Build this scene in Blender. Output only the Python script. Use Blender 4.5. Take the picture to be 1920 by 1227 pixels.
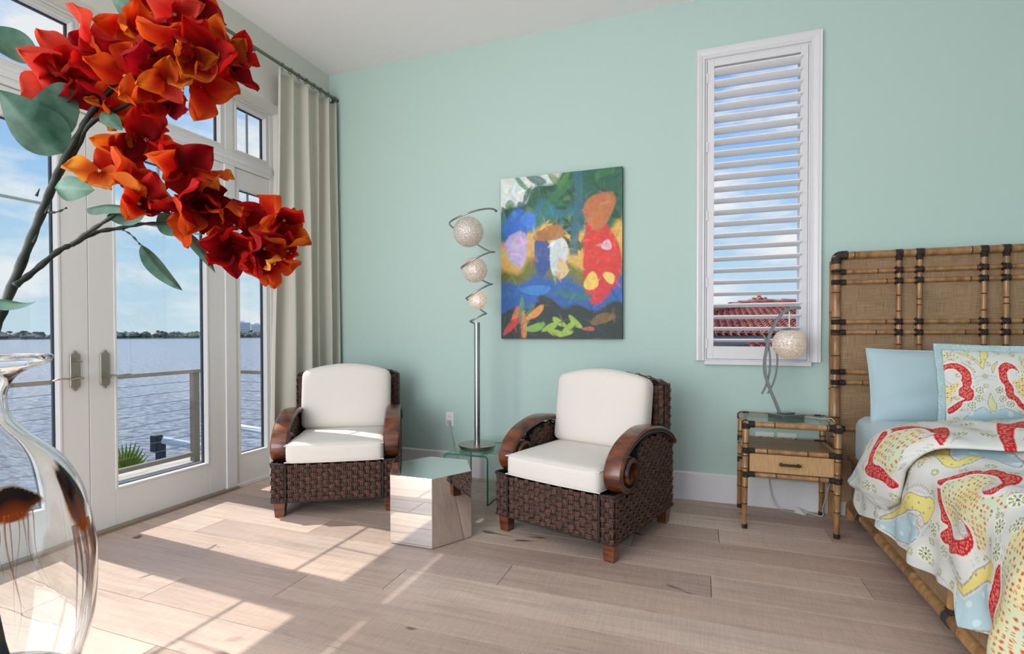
import bpy, bmesh, math, random
import numpy as np
from mathutils import Vector, Matrix, Euler
random.seed(7); rng = np.random.default_rng(7)
for _o in list(bpy.data.objects): bpy.data.objects.remove(_o)
scene = bpy.context.scene; COL = scene.collection

# ------------------------------------------------------------------ camera
FPX, YAW, PITCH, ROLL, CYP = 968.65, 0.345055, -0.0138373, -0.0017233, 637.34
EYE = Vector((0, 0, 1.2))
CF = Vector((-math.sin(YAW)*math.cos(PITCH), math.cos(YAW)*math.cos(PITCH), math.sin(PITCH)))
_r0 = Vector((math.cos(YAW), math.sin(YAW), 0)); _u0 = _r0.cross(CF)
CR = math.cos(ROLL)*_r0 + math.sin(ROLL)*_u0
CU = -math.sin(ROLL)*_r0 + math.cos(ROLL)*_u0
cam = bpy.data.objects.new('camera', bpy.data.cameras.new('camera')); COL.objects.link(cam)
cam.data.sensor_width = 36; cam.data.lens = FPX/1920*36
cam.data.shift_y = (CYP-613.5)/1920
cam.data.clip_start = .03; cam.data.clip_end = 4000
cam.matrix_world = Matrix(((CR.x, CU.x, -CF.x, EYE.x), (CR.y, CU.y, -CF.y, EYE.y), (CR.z, CU.z, -CF.z, EYE.z), (0, 0, 0, 1)))
scene.camera = cam
# ------------------------------------------------------------------ view, world, sun, added fill lights
vs = scene.view_settings
vs.view_transform = 'Standard'; vs.look = 'None'; vs.gamma = 1; vs.use_curve_mapping = False
vs.exposure = 0.0
SUN_STRENGTH, SKY_STRENGTH = 5.0, 1.0
REAR_W, SIDE_W = 160, 125
SUN_DIR = Vector((1, -.062, -1.285)).normalized()
def world_sky():
    w = bpy.data.worlds.new('sky'); scene.world = w; w.use_nodes = True
    nt = w.node_tree; nt.nodes.clear(); N = nt.nodes.new; L = nt.links.new
    out = N('ShaderNodeOutputWorld'); bg = N('ShaderNodeBackground'); bg.inputs[1].default_value = SKY_STRENGTH
    tc = N('ShaderNodeTexCoord'); sp = N('ShaderNodeSeparateXYZ'); L(tc.outputs['Generated'], sp.inputs[0])
    rp = N('ShaderNodeValToRGB'); e = rp.color_ramp.elements
    e[0].position = 0.0; e[0].color = (.62, .78, .88, 1)
    e[1].position = .62; e[1].color = (.13, .33, .86, 1)
    for p, c in ((.10, (.50, .72, .90, 1)), (.24, (.36, .61, .94, 1)), (.42, (.23, .49, .97, 1))):
        k = e.new(p); k.color = c
    L(sp.outputs[2], rp.inputs[0])
    cb = N('ShaderNodeMapping'); cb.inputs['Scale'].default_value = (3.4, 3.4, 9.5); cb.inputs['Location'].default_value = (1.7, 5.3, 2.4); L(tc.outputs['Generated'], cb.inputs[0])
    no = N('ShaderNodeTexNoise'); no.inputs['Scale'].default_value = 1.25; no.inputs['Detail'].default_value = 7; no.inputs['Roughness'].default_value = .55
    L(cb.outputs[0], no.inputs['Vector'])
    cr = N('ShaderNodeValToRGB'); cr.color_ramp.elements[0].position = .49; cr.color_ramp.elements[1].position = .64
    L(no.outputs[0], cr.inputs[0])
    mx = N('ShaderNodeMix'); mx.data_type = 'RGBA'; L(cr.outputs[0], mx.inputs[0]); L(rp.outputs[0], mx.inputs[6])
    mx.inputs[7].default_value = (.90, .92, .95, 1)
    L(mx.outputs[2], bg.inputs[0]); L(bg.outputs[0], out.inputs[0])
world_sky()
sun = bpy.data.objects.new('sun', bpy.data.lights.new('sun', 'SUN')); COL.objects.link(sun)
sun.data.energy = SUN_STRENGTH; sun.data.angle = math.radians(.55); sun.data.color = (1, .955, .89)
sun.rotation_euler = SUN_DIR.to_track_quat('-Z', 'Y').to_euler()
def area(name, loc, direction, sx, sy, watts, col=(1, 1, 1)):
    l = bpy.data.lights.new(name, 'AREA'); l.shape = 'RECTANGLE'; l.size = sx; l.size_y = sy; l.energy = watts; l.color = col
    o = bpy.data.objects.new(name, l); COL.objects.link(o); o.location = loc
    o.rotation_euler = Vector(direction).to_track_quat('-Z', 'Y').to_euler(); return o
# area fills added to brighten the room, behind camera and at the seaward wall
area('rear_fill_light', (-1.9, -2.9, 1.75), (-.10, 1, .22), 2.5, 2.9, REAR_W, (.96, .98, 1))
area('seaward_fill_light', (-3.42, -1.35, 1.7), (1, .12, -.03), 2.4, 2.7, SIDE_W, (.96, .98, 1))
scene.cycles.use_denoising = True
scene.cycles.max_bounces = 10; scene.cycles.diffuse_bounces = 5; scene.cycles.glossy_bounces = 5
scene.cycles.transmission_bounces = 8; scene.cycles.transparent_max_bounces = 24
scene.cycles.caustics_reflective = False; scene.cycles.caustics_refractive = False
scene.cycles.sample_clamp_indirect = 4

# ------------------------------------------------------------------ helpers
def lin(r, g, b):
    f = lambda c: (c/255/12.92) if c/255 <= .04045 else ((c/255+.055)/1.055)**2.4
    return (f(r), f(g), f(b), 1)
M = {}
def mat(name, col, rough=.5, metal=0, var=0, vscale=(6, 6, 6), col2=None, bump=0, bscale=(60, 60, 60), spec=.5,
        attr=None, coord='Object', detail=4, sheen=0, transl=0, coat=0, emit=0, alpha=None, rnd=0, ramp=(.35, .65)):
    m = bpy.data.materials.new(name); m.use_nodes = True; nt = m.node_tree; N = nt.nodes.new; L = nt.links.new
    b = nt.nodes['Principled BSDF']; b.inputs['Roughness'].default_value = rough; b.inputs['Metallic'].default_value = metal
    b.inputs['Specular IOR Level'].default_value = spec; b.inputs['Base Color'].default_value = col
    if sheen: b.inputs['Sheen Weight'].default_value = sheen
    if coat: b.inputs['Coat Weight'].default_value = coat; b.inputs['Coat Roughness'].default_value = .15
    src = None
    if attr:
        a = N('ShaderNodeAttribute'); a.attribute_name = attr; src = a.outputs[0]
    def vec(scale):
        if coord == 'World':
            g = N('ShaderNodeNewGeometry'); o = g.outputs['Position']
        else:
            t = N('ShaderNodeTexCoord'); o = t.outputs[coord]
        mp = N('ShaderNodeMapping'); mp.inputs['Scale'].default_value = scale; L(o, mp.inputs[0])
        if rnd:
            oi = N('ShaderNodeObjectInfo'); ml = N('ShaderNodeVectorMath'); ml.operation = 'SCALE'; ml.inputs[0].default_value = (37, 91, 53)
            L(oi.outputs['Random'], ml.inputs['Scale']); ad = N('ShaderNodeVectorMath'); L(mp.outputs[0], ad.inputs[0]); L(ml.outputs[0], ad.inputs[1])
            return ad.outputs[0]
        return mp.outputs[0]
    if col2 is not None or var:
        n = N('ShaderNodeTexNoise'); n.inputs['Scale'].default_value = 1; n.inputs['Detail'].default_value = detail; L(vec(vscale), n.inputs['Vector'])
        r = N('ShaderNodeValToRGB'); r.color_ramp.elements[0].position = ramp[0]; r.color_ramp.elements[1].position = ramp[1]; L(n.outputs[0], r.inputs[0])
        x = N('ShaderNodeMix'); x.data_type = 'RGBA'; L(r.outputs[0], x.inputs[0])
        if col2 is not None and src is None:
            x.inputs[6].default_value = col; x.inputs[7].default_value = col2
        else:
            x.blend_type = 'MULTIPLY'; x.inputs[0].default_value = 1; nt.links.remove(x.inputs[0].links[0])
            mr = N('ShaderNodeMix'); mr.data_type = 'RGBA'; L(r.outputs[0], mr.inputs[0]); mr.inputs[6].default_value = (1-var, 1-var, 1-var, 1); mr.inputs[7].default_value = (1+var, 1+var, 1+var, 1)
            if src is not None: L(src, x.inputs[6])
            else: x.inputs[6].default_value = col
            L(mr.outputs[2], x.inputs[7])
        src = x.outputs[2]
    if src is not None: L(src, b.inputs['Base Color'])
    if bump:
        n = N('ShaderNodeTexNoise'); n.inputs['Scale'].default_value = 1; n.inputs['Detail'].default_value = 3; L(vec(bscale), n.inputs['Vector'])
        bp = N('ShaderNodeBump'); bp.inputs['Strength'].default_value = bump; bp.inputs['Distance'].default_value = .01
        L(n.outputs[0], bp.inputs['Height']); L(bp.outputs[0], b.inputs['Normal'])
    if transl:
        tr = N('ShaderNodeBsdfTranslucent'); ms = N('ShaderNodeMixShader'); ms.inputs[0].default_value = transl
        if src is not None: L(src, tr.inputs[0])
        else: tr.inputs[0].default_value = col
        L(b.outputs[0], ms.inputs[1]); L(tr.outputs[0], ms.inputs[2]); L(ms.outputs[0], nt.nodes['Material Output'].inputs[0])
    if emit:
        b.inputs['Emission Strength'].default_value = emit; b.inputs['Emission Color'].default_value = col
    M[name] = m; return m
def glass_pane(name, tint=(1, 1, 1, 1), refl=.06):
    m = bpy.data.materials.new(name); m.use_nodes = True; nt = m.node_tree; nt.nodes.clear(); N = nt.nodes.new; L = nt.links.new
    o = N('ShaderNodeOutputMaterial'); t = N('ShaderNodeBsdfTransparent'); t.inputs[0].default_value = tint
    g = N('ShaderNodeBsdfGlossy'); g.inputs['Roughness'].default_value = .0
    lw = N('ShaderNodeLayerWeight'); lw.inputs[0].default_value = .5
    pw = N('ShaderNodeMath'); pw.operation = 'POWER'; pw.inputs[1].default_value = 5; L(lw.outputs['Facing'], pw.inputs[0])
    mu = N('ShaderNodeMath'); mu.operation = 'MULTIPLY_ADD'; mu.inputs[1].default_value = .8; mu.inputs[2].default_value = refl; mu.use_clamp = True; L(pw.outputs[0], mu.inputs[0])
    x = N('ShaderNodeMixShader'); L(mu.outputs[0], x.inputs[0]); L(t.outputs[0], x.inputs[1]); L(g.outputs[0], x.inputs[2]); L(x.outputs[0], o.inputs[0])
    M[name] = m; return m

class MB:
    """collects shapes for ONE mesh object"""
    def __init__(s): s.V = []; s.F = []; s.I = []; s.C = []
    def add(s, verts, faces, mi=0):
        b = len(s.V); s.V += [tuple(v) for v in verts]; s.F += [tuple(b+i for i in f) for f in faces]; s.I += [mi]*len(faces); return s
    def box(s, x0, x1, y0, y1, z0, z1, mi=0, mx=None):
        v = [(x, y, z) for x in (x0, x1) for y in (y0, y1) for z in (z0, z1)]
        if mx is not None: v = [tuple(mx @ Vector(p)) for p in v]
        return s.add(v, [(0, 1, 3, 2), (4, 6, 7, 5), (0, 4, 5, 1), (2, 3, 7, 6), (0, 2, 6, 4), (1, 5, 7, 3)], mi)
    def grid(s, fn, nu, nv, cu=False, cv=False, mi=0):
        v = [fn(i/(nu if cu else nu-1), j/(nv if cv else nv-1)) for i in range(nu) for j in range(nv)]
        f = [(i*nv+j, ((i+1) % nu)*nv+j, ((i+1) % nu)*nv+(j+1) % nv, i*nv+(j+1) % nv) for i in range(nu if cu else nu-1) for j in range(nv if cv else nv-1)]
        return s.add(v, f, mi)
    def tube(s, path, r, seg=10, mi=0, cap=True, flat=None):
        P = [Vector(p) for p in path]; n = len(P); R = r if hasattr(r, '__len__') else [r]*n
        T = [(P[min(i+1, n-1)]-P[max(i-1, 0)]).normalized() for i in range(n)]
        a = Vector((0, 0, 1)) if abs(T[0].z) < .9 else Vector((1, 0, 0)); u = T[0].cross(a).normalized(); V = []
        for i in range(n):
            u = (u-T[i]*u.dot(T[i])).normalized(); w = T[i].cross(u)
            for k in range(seg):
                t = 2*math.pi*k/seg; V.append(P[i]+R[i]*(math.cos(t)*u+math.sin(t)*w*(flat or 1)))
        F = [(i*seg+k, i*seg+(k+1) % seg, (i+1)*seg+(k+1) % seg, (i+1)*seg+k) for i in range(n-1) for k in range(seg)]
        if cap: F += [tuple(range(seg))[::-1], tuple((n-1)*seg+k for k in range(seg))]
        return s.add(V, F, mi)
    def lathe(s, prof, seg=32, c=(0, 0, 0), mi=0, mis=None):
        V = [(c[0]+r*math.cos(2*math.pi*k/seg), c[1]+r*math.sin(2*math.pi*k/seg), c[2]+z) for r, z in prof for k in range(seg)]
        for i in range(len(prof)-1): s_ = 0
        b = len(s.V); s.V += V
        for i in range(len(prof)-1):
            for k in range(seg):
                s.F.append((b+i*seg+k, b+i*seg+(k+1) % seg, b+(i+1)*seg+(k+1) % seg, b+(i+1)*seg+k)); s.I.append(mis[i] if mis else mi)
        return s
    def prism(s, poly, d0, d1, axes=(0, 2, 1), mi=0):
        """2-D outline on axes[0],axes[1], extruded along axes[2]"""
        n = len(poly); V = []
        for d in (d0, d1):
            for p in poly:
                v = [0, 0, 0]; v[axes[0]] = p[0]; v[axes[1]] = p[1]; v[axes[2]] = d; V.append(v)
        return s.add(V, [tuple(range(n)), tuple(range(2*n-1, n-1, -1))]+[(i, (i+1) % n, n+(i+1) % n, n+i) for i in range(n)], mi)
    def mesh(s, name, mats, smooth=False, bevel=0, seg=2, cols=None, fixn=True):
        me = bpy.data.meshes.new(name); me.from_pydata(s.V, [], s.F)
        for m in (mats if isinstance(mats, (list, tuple)) else [mats]): me.materials.append(M[m] if isinstance(m, str) else m)
        me.polygons.foreach_set('material_index', s.I)
        if fixn or bevel:
            bm = bmesh.new(); bm.from_mesh(me)
            if fixn: bmesh.ops.recalc_face_normals(bm, faces=bm.faces)
            if bevel:
                ed = [e for e in bm.edges if len(e.link_faces) == 2 and e.calc_face_angle(0) > .6]
                bmesh.ops.bevel(bm, geom=ed, offset=bevel, segments=seg, affect='EDGES', profile=.6, clamp_overlap=True)
            bm.to_mesh(me); bm.free()
        if cols is not None and len(cols) == len(me.vertices):
            ca = me.color_attributes.new('Col', 'FLOAT_COLOR', 'POINT'); ca.data.foreach_set('color', np.asarray(cols, np.float32).ravel())
        if smooth:
            me.polygons.foreach_set('use_smooth', [True]*len(me.polygons))
            if smooth != 'all': me.set_sharp_from_angle(angle=math.radians(38))
        me.update(); return me
    def build(s, name, mats, parent=None, **k):
        o = bpy.data.objects.new(name, s.mesh(name, mats, **k)); COL.objects.link(o); o.parent = parent; return o
def obj(name, me, parent=None, loc=None, rz=None):
    o = bpy.data.objects.new(name, me); COL.objects.link(o); o.parent = parent
    if loc is not None: o.location = loc
    if rz is not None: o.rotation_euler = (0, 0, rz)
    return o
def tag(o, label=None, cat=None, group=None, kind=None):
    if label: o['label'] = label
    if cat: o['category'] = cat
    if group: o['group'] = group
    if kind: o['kind'] = kind
    return o
def empty(name, loc=(0, 0, 0), rz=0, label=None, cat=None, group=None, kind=None):
    o = bpy.data.objects.new(name, None); COL.objects.link(o); o.location = loc; o.rotation_euler = (0, 0, rz); o.empty_display_size = .1
    return tag(o, label, cat, group, kind)
def copy_tree(o, parent=None):
    c = o.copy(); COL.objects.link(c); c.parent = parent
    for ch in list(o.children): copy_tree(ch, c)
    return c
def catmull(pts, n=8, closed=False):
    P = [Vector(p) for p in pts]; out = []; m = len(P)
    for i in range(m if closed else m-1):
        a, b, c, d = (P[(i-1) % m], P[i], P[(i+1) % m], P[(i+2) % m]) if closed else (P[max(i-1, 0)], P[i], P[i+1], P[min(i+2, m-1)])
        for k in range(n):
            t = k/n; out.append(.5*((2*b)+(c-a)*t+(2*a-5*b+4*c-d)*t*t+(3*b-a-3*c+d)*t**3))
    if not closed: out.append(P[-1])
    return out
def rounded_box(mb, cx, cy, cz, w, d, h, r, n=10, fn=None, mi=0):
    """soft box; fn(p) may push each point"""
    half = Vector((w/2, d/2, h/2))
    def ax(t, L):        # more points near the rims
        return (math.sin((t-.5)*math.pi)*.5*.6+(t-.5)*.4)*2*L
    faces = [((0, 1, 2), 1), ((0, 1, 2), -1), ((1, 2, 0), 1), ((1, 2, 0), -1), ((2, 0, 1), 1), ((2, 0, 1), -1)]
    for (a, b, c), sg in faces:
        def f(u, v):
            p = Vector((0, 0, 0)); p[a] = ax(u, half[a]); p[b] = ax(v, half[b]); p[c] = sg*half[c]
            q = Vector([max(-half[i]+r, min(half[i]-r, p[i])) for i in range(3)]); dd = p-q
            if dd.length > 1e-9: p = q+dd.normalized()*r
            if fn: p = fn(p, half)
            return (cx+p.x, cy+p.y, cz+p.z)
        mb.grid(f, n, n, mi=mi)
    return mb
def weld(me, d=1e-4):
    bm = bmesh.new(); bm.from_mesh(me); bmesh.ops.remove_doubles(bm, verts=bm.verts, dist=d); bmesh.ops.recalc_face_normals(bm, faces=bm.faces); bm.to_mesh(me); bm.free(); return me
def px(x, y, depth):          # point seen at a pixel of the photograph, at a chosen real distance
    return EYE+(CF+CR*((x-960)/FPX)+CU*((CYP-y)/FPX))*depth

# ------------------------------------------------------------------ materials
mat('wall_mint', lin(185, 209, 201), .75, bump=.05, bscale=(90, 90, 90), spec=.3)
mat('wall_cream', lin(214, 214, 205), .75, bump=.05, bscale=(90, 90, 90), spec=.3)
mat('ceiling_white', lin(250, 246, 248), .85, spec=.2)
mat('trim_white', lin(226, 226, 226), .38, spec=.45)
mat('door_white', lin(226, 224, 221), .35, spec=.45)
mat('shutter_white', lin(224, 223, 225), .32)
mat('louver_white', lin(246, 245, 244), .4)
mat('threshold', lin(150, 135, 122), .45, metal=.3)
mat('gap_dark', lin(60, 58, 56), .8)
mat('gasket_dark', lin(38, 45, 62), .5)
mat('nickel', lin(176, 170, 160), .3, metal=1, bump=.02)
mat('satin_steel', lin(128, 130, 130), .42, metal=1)
mat('chrome', lin(225, 227, 230), .04, metal=1)
mat('mirror_steel', lin(238, 236, 234), .015, metal=1)
mat('brushed_steel', lin(168, 170, 170), .33, metal=1, var=.08, vscale=(2, 2, 160))
mat('black_metal', lin(50, 48, 44), .35, metal=1)
mat('cushion', lin(226, 219, 210), .9, sheen=.25, bump=.06, bscale=(350, 350, 350), spec=.2)
mat('wicker', lin(50, 32, 26), .5, col2=lin(104, 70, 54), vscale=(40, 40, 40), bump=.25, bscale=(260, 260, 260), detail=4)
mat('wicker_back', lin(24, 15, 12), .8)
mat('braid', lin(46, 32, 27), .6, bump=.5, bscale=(300, 300, 300))
mat('arm_wood', lin(58, 28, 16), .3, col2=lin(128, 68, 36), vscale=(9, 9, 34), coat=.4, detail=6)
mat('arm_edge', lin(30, 19, 15), .35, coat=.3)
mat('bamboo', lin(128, 88, 50), .3, col2=lin(178, 136, 88), vscale=(30, 30, 9), coat=.25, detail=5, ramp=(.3, .7))
mat('bamboo_node', lin(78, 48, 28), .5)
mat('leather_wrap', lin(46, 33, 27), .45, var=.3, vscale=(120, 120, 120), bump=.6, bscale=(160, 160, 160))
mat('raffia_drawer', lin(176, 138, 92), .7, col2=lin(198, 160, 114), vscale=(260, 14, 14), bump=.25, bscale=(500, 500, 500))
mat('shelf_wood', lin(122, 88, 56), .35, col2=lin(146, 108, 72), vscale=(3, 30, 30))
mat('brass_dark', lin(104, 84, 48), .35, metal=1)
mat('sheet_blue', lin(186, 205, 212), .85, sheen=.2, bump=.03, bscale=(300, 300, 300), spec=.2)
mat('pillow_blue', lin(178, 201, 207), .8, sheen=.3, bump=.03, bscale=(300, 300, 300), spec=.25)
mat('print_fabric', (1, 1, 1, 1), .9, attr='Col', bump=.05, bscale=(320, 320, 320), spec=.2)
mat('quilt_aqua', lin(194, 214, 214), .85, col2=lin(156, 190, 194), vscale=(140, 140, 420), bump=.4, bscale=(140, 140, 300), ramp=(.42, .58))
mat('canvas_paint', (1, 1, 1, 1), .5, attr='Col', var=.10, vscale=(30, 30, 30), bump=.08, bscale=(260, 260, 260))
mat('canvas_edge', lin(34, 42, 40), .6)
mat('curtain', lin(202, 199, 186), .9, bump=.04, bscale=(400, 400, 400), spec=.15)
mat('grille_grey', lin(176, 186, 190), .5)
mat('rod_grey', lin(120, 120, 112), .4, metal=.8)
mat('plastic_white', lin(236, 236, 234), .4)
mat('slot_dark', lin(60, 60, 60), .6)
mat('cord_clear', lin(190, 192, 186), .35)
mat('stem_green', lin(24, 30, 25), .6, col2=lin(50, 58, 44), vscale=(40, 40, 40))
mat('leaf_green', lin(40, 82, 60), .45, col2=lin(96, 138, 116), vscale=(22, 22, 22), transl=.22)
mat('bract', (1, 1, 1, 1), .75, attr='Col', transl=.5, bump=.15, bscale=(90, 90, 90), spec=.2)
mat('floret', lin(214, 190, 150), .7)
mat('tray', lin(150, 162, 176), .12, metal=.6)
mat('deck_board', lin(214, 206, 196), .8, col2=lin(176, 168, 160), vscale=(30, 4, 4), coord='World')
mat('rail_grey', lin(134, 126, 112), .5)
mat('cable', lin(140, 140, 138), .4, metal=.9)
mat('dock_steel', lin(206, 212, 216), .5, metal=.2)
mat('dock_dark', lin(46, 56, 62), .7)
mat('palm_leaf', lin(66, 104, 28), .5, col2=lin(140, 160, 60), vscale=(3, 3, 3), transl=.25)
mat('stucco', lin(206, 200, 192), .9)
mat('fascia', lin(120, 124, 138), .7)
mat('roof_tile', lin(126, 60, 50), .8, col2=lin(180, 118, 104), vscale=(4, 4, 4), coord='World', detail=6)
mat('condo_wall', lin(232, 234, 236), .9)
mat('condo_glass', lin(196, 206, 216), .6)
mat('far_trees', lin(74, 88, 84), 1, col2=lin(112, 122, 112), vscale=(.08, .08, .2), coord='World')
mat('far_shore', lin(120, 124, 118), 1)
mat('house_white', lin(226, 228, 230), .8)
glass_pane('pane_glass', (.97, .985, .98, 1), .05)
glass_pane('pane_clear', (.99, .99, .99, 1), .0)
glass_pane('table_glass', (.86, .95, .91, 1), .08)
mat('glass_edge', lin(30, 120, 92), .1)
def plank_material():
    m = bpy.data.materials.new('oak_plank'); m.use_nodes = True; nt = m.node_tree; N = nt.nodes.new; L = nt.links.new; b = nt.nodes['Principled BSDF']
    g = N('ShaderNodeNewGeometry'); oi = N('ShaderNodeObjectInfo'); sc_ = N('ShaderNodeVectorMath'); sc_.operation = 'SCALE'; sc_.inputs[0].default_value = (31, 17, 7); L(oi.outputs['Random'], sc_.inputs['Scale'])
    ad = N('ShaderNodeVectorMath'); L(g.outputs['Position'], ad.inputs[0]); L(sc_.outputs[0], ad.inputs[1])
    def noise(scale, det, rgh=.5, dist=0):
        mp = N('ShaderNodeMapping'); mp.inputs['Scale'].default_value = scale; L(ad.outputs[0], mp.inputs[0])
        n = N('ShaderNodeTexNoise'); n.inputs['Scale'].default_value = 1; n.inputs['Detail'].default_value = det; n.inputs['Roughness'].default_value = rgh; n.inputs['Distortion'].default_value = dist; L(mp.outputs[0], n.inputs['Vector']); return n.outputs[0]
    def ramp(src, stops):
        r = N('ShaderNodeValToRGB'); e = r.color_ramp.elements; e[0].position, e[0].color = stops[0]; e[1].position, e[1].color = stops[-1]
        for p, c in stops[1:-1]: k = e.new(p); k.color = c
        L(src, r.inputs[0]); return r.outputs[0]
    def mixc(fac, a, bb, mode='MIX', f=None):
        x = N('ShaderNodeMix'); x.data_type = 'RGBA'; x.blend_type = mode
        if f is not None: x.inputs[0].default_value = f
        else: L(fac, x.inputs[0])
        for s_, i in ((a, 6), (bb, 7)):
            if isinstance(s_, tuple): x.inputs[i].default_value = s_
            else: L(s_, x.inputs[i])
        return x.outputs[2]
    base = ramp(oi.outputs['Random'], [(0, lin(166, 143, 130)), (.25, lin(204, 180, 164)), (.5, lin(186, 161, 147)), (.75, lin(212, 190, 174)), (1, lin(174, 152, 141))])
    grain = ramp(noise((2.2, 34, 1), 7, .6, .6), [(.30, (.80, .80, .80, 1)), (.55, (1, 1, 1, 1)), (.75, (1.07, 1.06, 1.05, 1))])
    c = mixc(None, base, grain, 'MULTIPLY', 1)
    cloud = ramp(noise((1.2, 4, 1), 3), [(.3, (.90, .90, .91, 1)), (.7, (1.06, 1.05, 1.04, 1))])
    c = mixc(None, c, cloud, 'MULTIPLY', 1)
    saw = ramp(noise((150, 9, 1), 2), [(.35, (.93, .93, .93, 1)), (.65, (1.04, 1.04, 1.04, 1))])
    c = mixc(None, c, saw, 'MULTIPLY', 1)
    knot = ramp(noise((2.3, 7.5, 1), 2, .4, 1.2), [(.715, (0, 0, 0, 1)), (.77, (1, 1, 1, 1))])
    c = mixc(knot, c, lin(96, 84, 76))
    L(c, b.inputs['Base Color']); b.inputs['Roughness'].default_value = .48; b.inputs['Specular IOR Level'].default_value = .4
    bp = N('ShaderNodeBump'); bp.inputs['Strength'].default_value = .12; bp.inputs['Distance'].default_value = .004
    L(noise((90, 60, 1), 4), bp.inputs['Height']); L(bp.outputs[0], b.inputs['Normal']); M['oak_plank'] = m
plank_material()
def raffia_material():
    m = bpy.data.materials.new('raffia'); m.use_nodes = True; nt = m.node_tree; N = nt.nodes.new; L = nt.links.new; b = nt.nodes['Principled BSDF']; tc = N('ShaderNodeTexCoord')
    def nz(sc, d=3):
        mp = N('ShaderNodeMapping'); mp.inputs['Scale'].default_value = sc; L(tc.outputs['Object'], mp.inputs[0]); n = N('ShaderNodeTexNoise'); n.inputs['Scale'].default_value = 1; n.inputs['Detail'].default_value = d; L(mp.outputs[0], n.inputs['Vector']); return n.outputs[0]
    a = N('ShaderNodeMath'); a.operation = 'ADD'; L(nz((10, 10, 420)), a.inputs[0]); L(nz((420, 420, 10)), a.inputs[1])
    c = N('ShaderNodeMath'); c.operation = 'MULTIPLY_ADD'; c.inputs[1].default_value = .5; L(nz((4, 4, 4), 5), c.inputs[0]); L(a.outputs[0], c.inputs[2])
    r = N('ShaderNodeValToRGB'); e = r.color_ramp.elements; e[0].position = 0; e[0].color = lin(104, 80, 56); e[1].position = 1; e[1].color = lin(182, 150, 114)
    mr = N('ShaderNodeMapRange'); mr.inputs[1].default_value = .85; mr.inputs[2].default_value = 1.65; L(c.outputs[0], mr.inputs[0]); L(mr.outputs[0], r.inputs[0]); L(r.outputs[0], b.inputs['Base Color']); b.inputs['Roughness'].default_value = .8
    bp = N('ShaderNodeBump'); bp.inputs['Strength'].default_value = .3; bp.inputs['Distance'].default_value = .004; L(a.outputs[0], bp.inputs['Height']); L(bp.outputs[0], b.inputs['Normal']); M['raffia'] = m
raffia_material()
def water_material():
    m = bpy.data.materials.new('water'); m.use_nodes = True; nt = m.node_tree; N = nt.nodes.new; L = nt.links.new; b = nt.nodes['Principled BSDF']
    b.inputs['Roughness'].default_value = .22; b.inputs['IOR'].default_value = 1.33
    g = N('ShaderNodeNewGeometry'); mp = N('ShaderNodeMapping'); mp.inputs['Rotation'].default_value = (0, 0, .5); mp.inputs['Scale'].default_value = (.55, 1.3, 1); L(g.outputs['Position'], mp.inputs[0])
    n = N('ShaderNodeTexNoise'); n.inputs['Scale'].default_value = .8; n.inputs['Detail'].default_value = 8; n.inputs['Roughness'].default_value = .62; L(mp.outputs[0], n.inputs['Vector'])
    bp = N('ShaderNodeBump'); bp.inputs['Strength'].default_value = 1; bp.inputs['Distance'].default_value = .55; L(n.outputs[0], bp.inputs['Height']); L(bp.outputs[0], b.inputs['Normal'])
    d1_ = N('ShaderNodeVectorMath'); d1_.operation = 'DOT_PRODUCT'; d1_.inputs[1].default_value = (.94*1.5, .34*1.5, 0); L(g.outputs['Position'], d1_.inputs[0])
    d2_ = N('ShaderNodeVectorMath'); d2_.operation = 'DOT_PRODUCT'; d2_.inputs[1].default_value = (-.34*2.2, .94*2.2, 0); L(g.outputs['Position'], d2_.inputs[0])
    mp2 = N('ShaderNodeCombineXYZ'); L(d1_.outputs['Value'], mp2.inputs[0]); L(d2_.outputs['Value'], mp2.inputs[1])
    n2 = N('ShaderNodeTexNoise'); n2.inputs['Scale'].default_value = 1; n2.inputs['Detail'].default_value = 6; n2.inputs['Roughness'].default_value = .62; L(mp2.outputs[0], n2.inputs['Vector'])
    r2 = N('ShaderNodeValToRGB'); r2.color_ramp.elements[0].position = .36; r2.color_ramp.elements[0].color = lin(58, 66, 86); r2.color_ramp.elements[1].position = .62; r2.color_ramp.elements[1].color = lin(170, 174, 184); L(n2.outputs[0], r2.inputs[0]); L(r2.outputs[0], b.inputs['Base Color'])  # light and dark of the ripples painted into the base colour
    M['water'] = m
water_material()
def vase_glass():
    m = bpy.data.materials.new('vase_glass'); m.use_nodes = True; nt = m.node_tree; b = nt.nodes['Principled BSDF']
    b.inputs['Base Color'].default_value = (.97, .985, .98, 1); b.inputs['Transmission Weight'].default_value = 1; b.inputs['Roughness'].default_value = 0; b.inputs['IOR'].default_value = 1.46
    M['vase_glass'] = m
    m = bpy.data.materials.new('amber_glass'); m.use_nodes = True; nt = m.node_tree; N = nt.nodes.new; L = nt.links.new; nt.nodes.clear()
    o = N('ShaderNodeOutputMaterial'); a = N('ShaderNodeAttribute'); a.attribute_name = 'Col'; t = N('ShaderNodeBsdfTransparent'); d = N('ShaderNodeBsdfPrincipled'); L(a.outputs[0], d.inputs['Base Color']); d.inputs['Roughness'].default_value = .1
    tl = N('ShaderNodeBsdfTranslucent'); L(a.outputs[0], tl.inputs[0]); x1 = N('ShaderNodeMixShader'); x1.inputs[0].default_value = .5; L(d.outputs[0], x1.inputs[1]); L(tl.outputs[0], x1.inputs[2])
    x = N('ShaderNodeMixShader'); L(a.outputs['Alpha'], x.inputs[0]); L(t.outputs[0], x.inputs[1]); L(x1.outputs[0], x.inputs[2]); L(x.outputs[0], o.inputs[0]); M['amber_glass'] = m
vase_glass()
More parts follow.
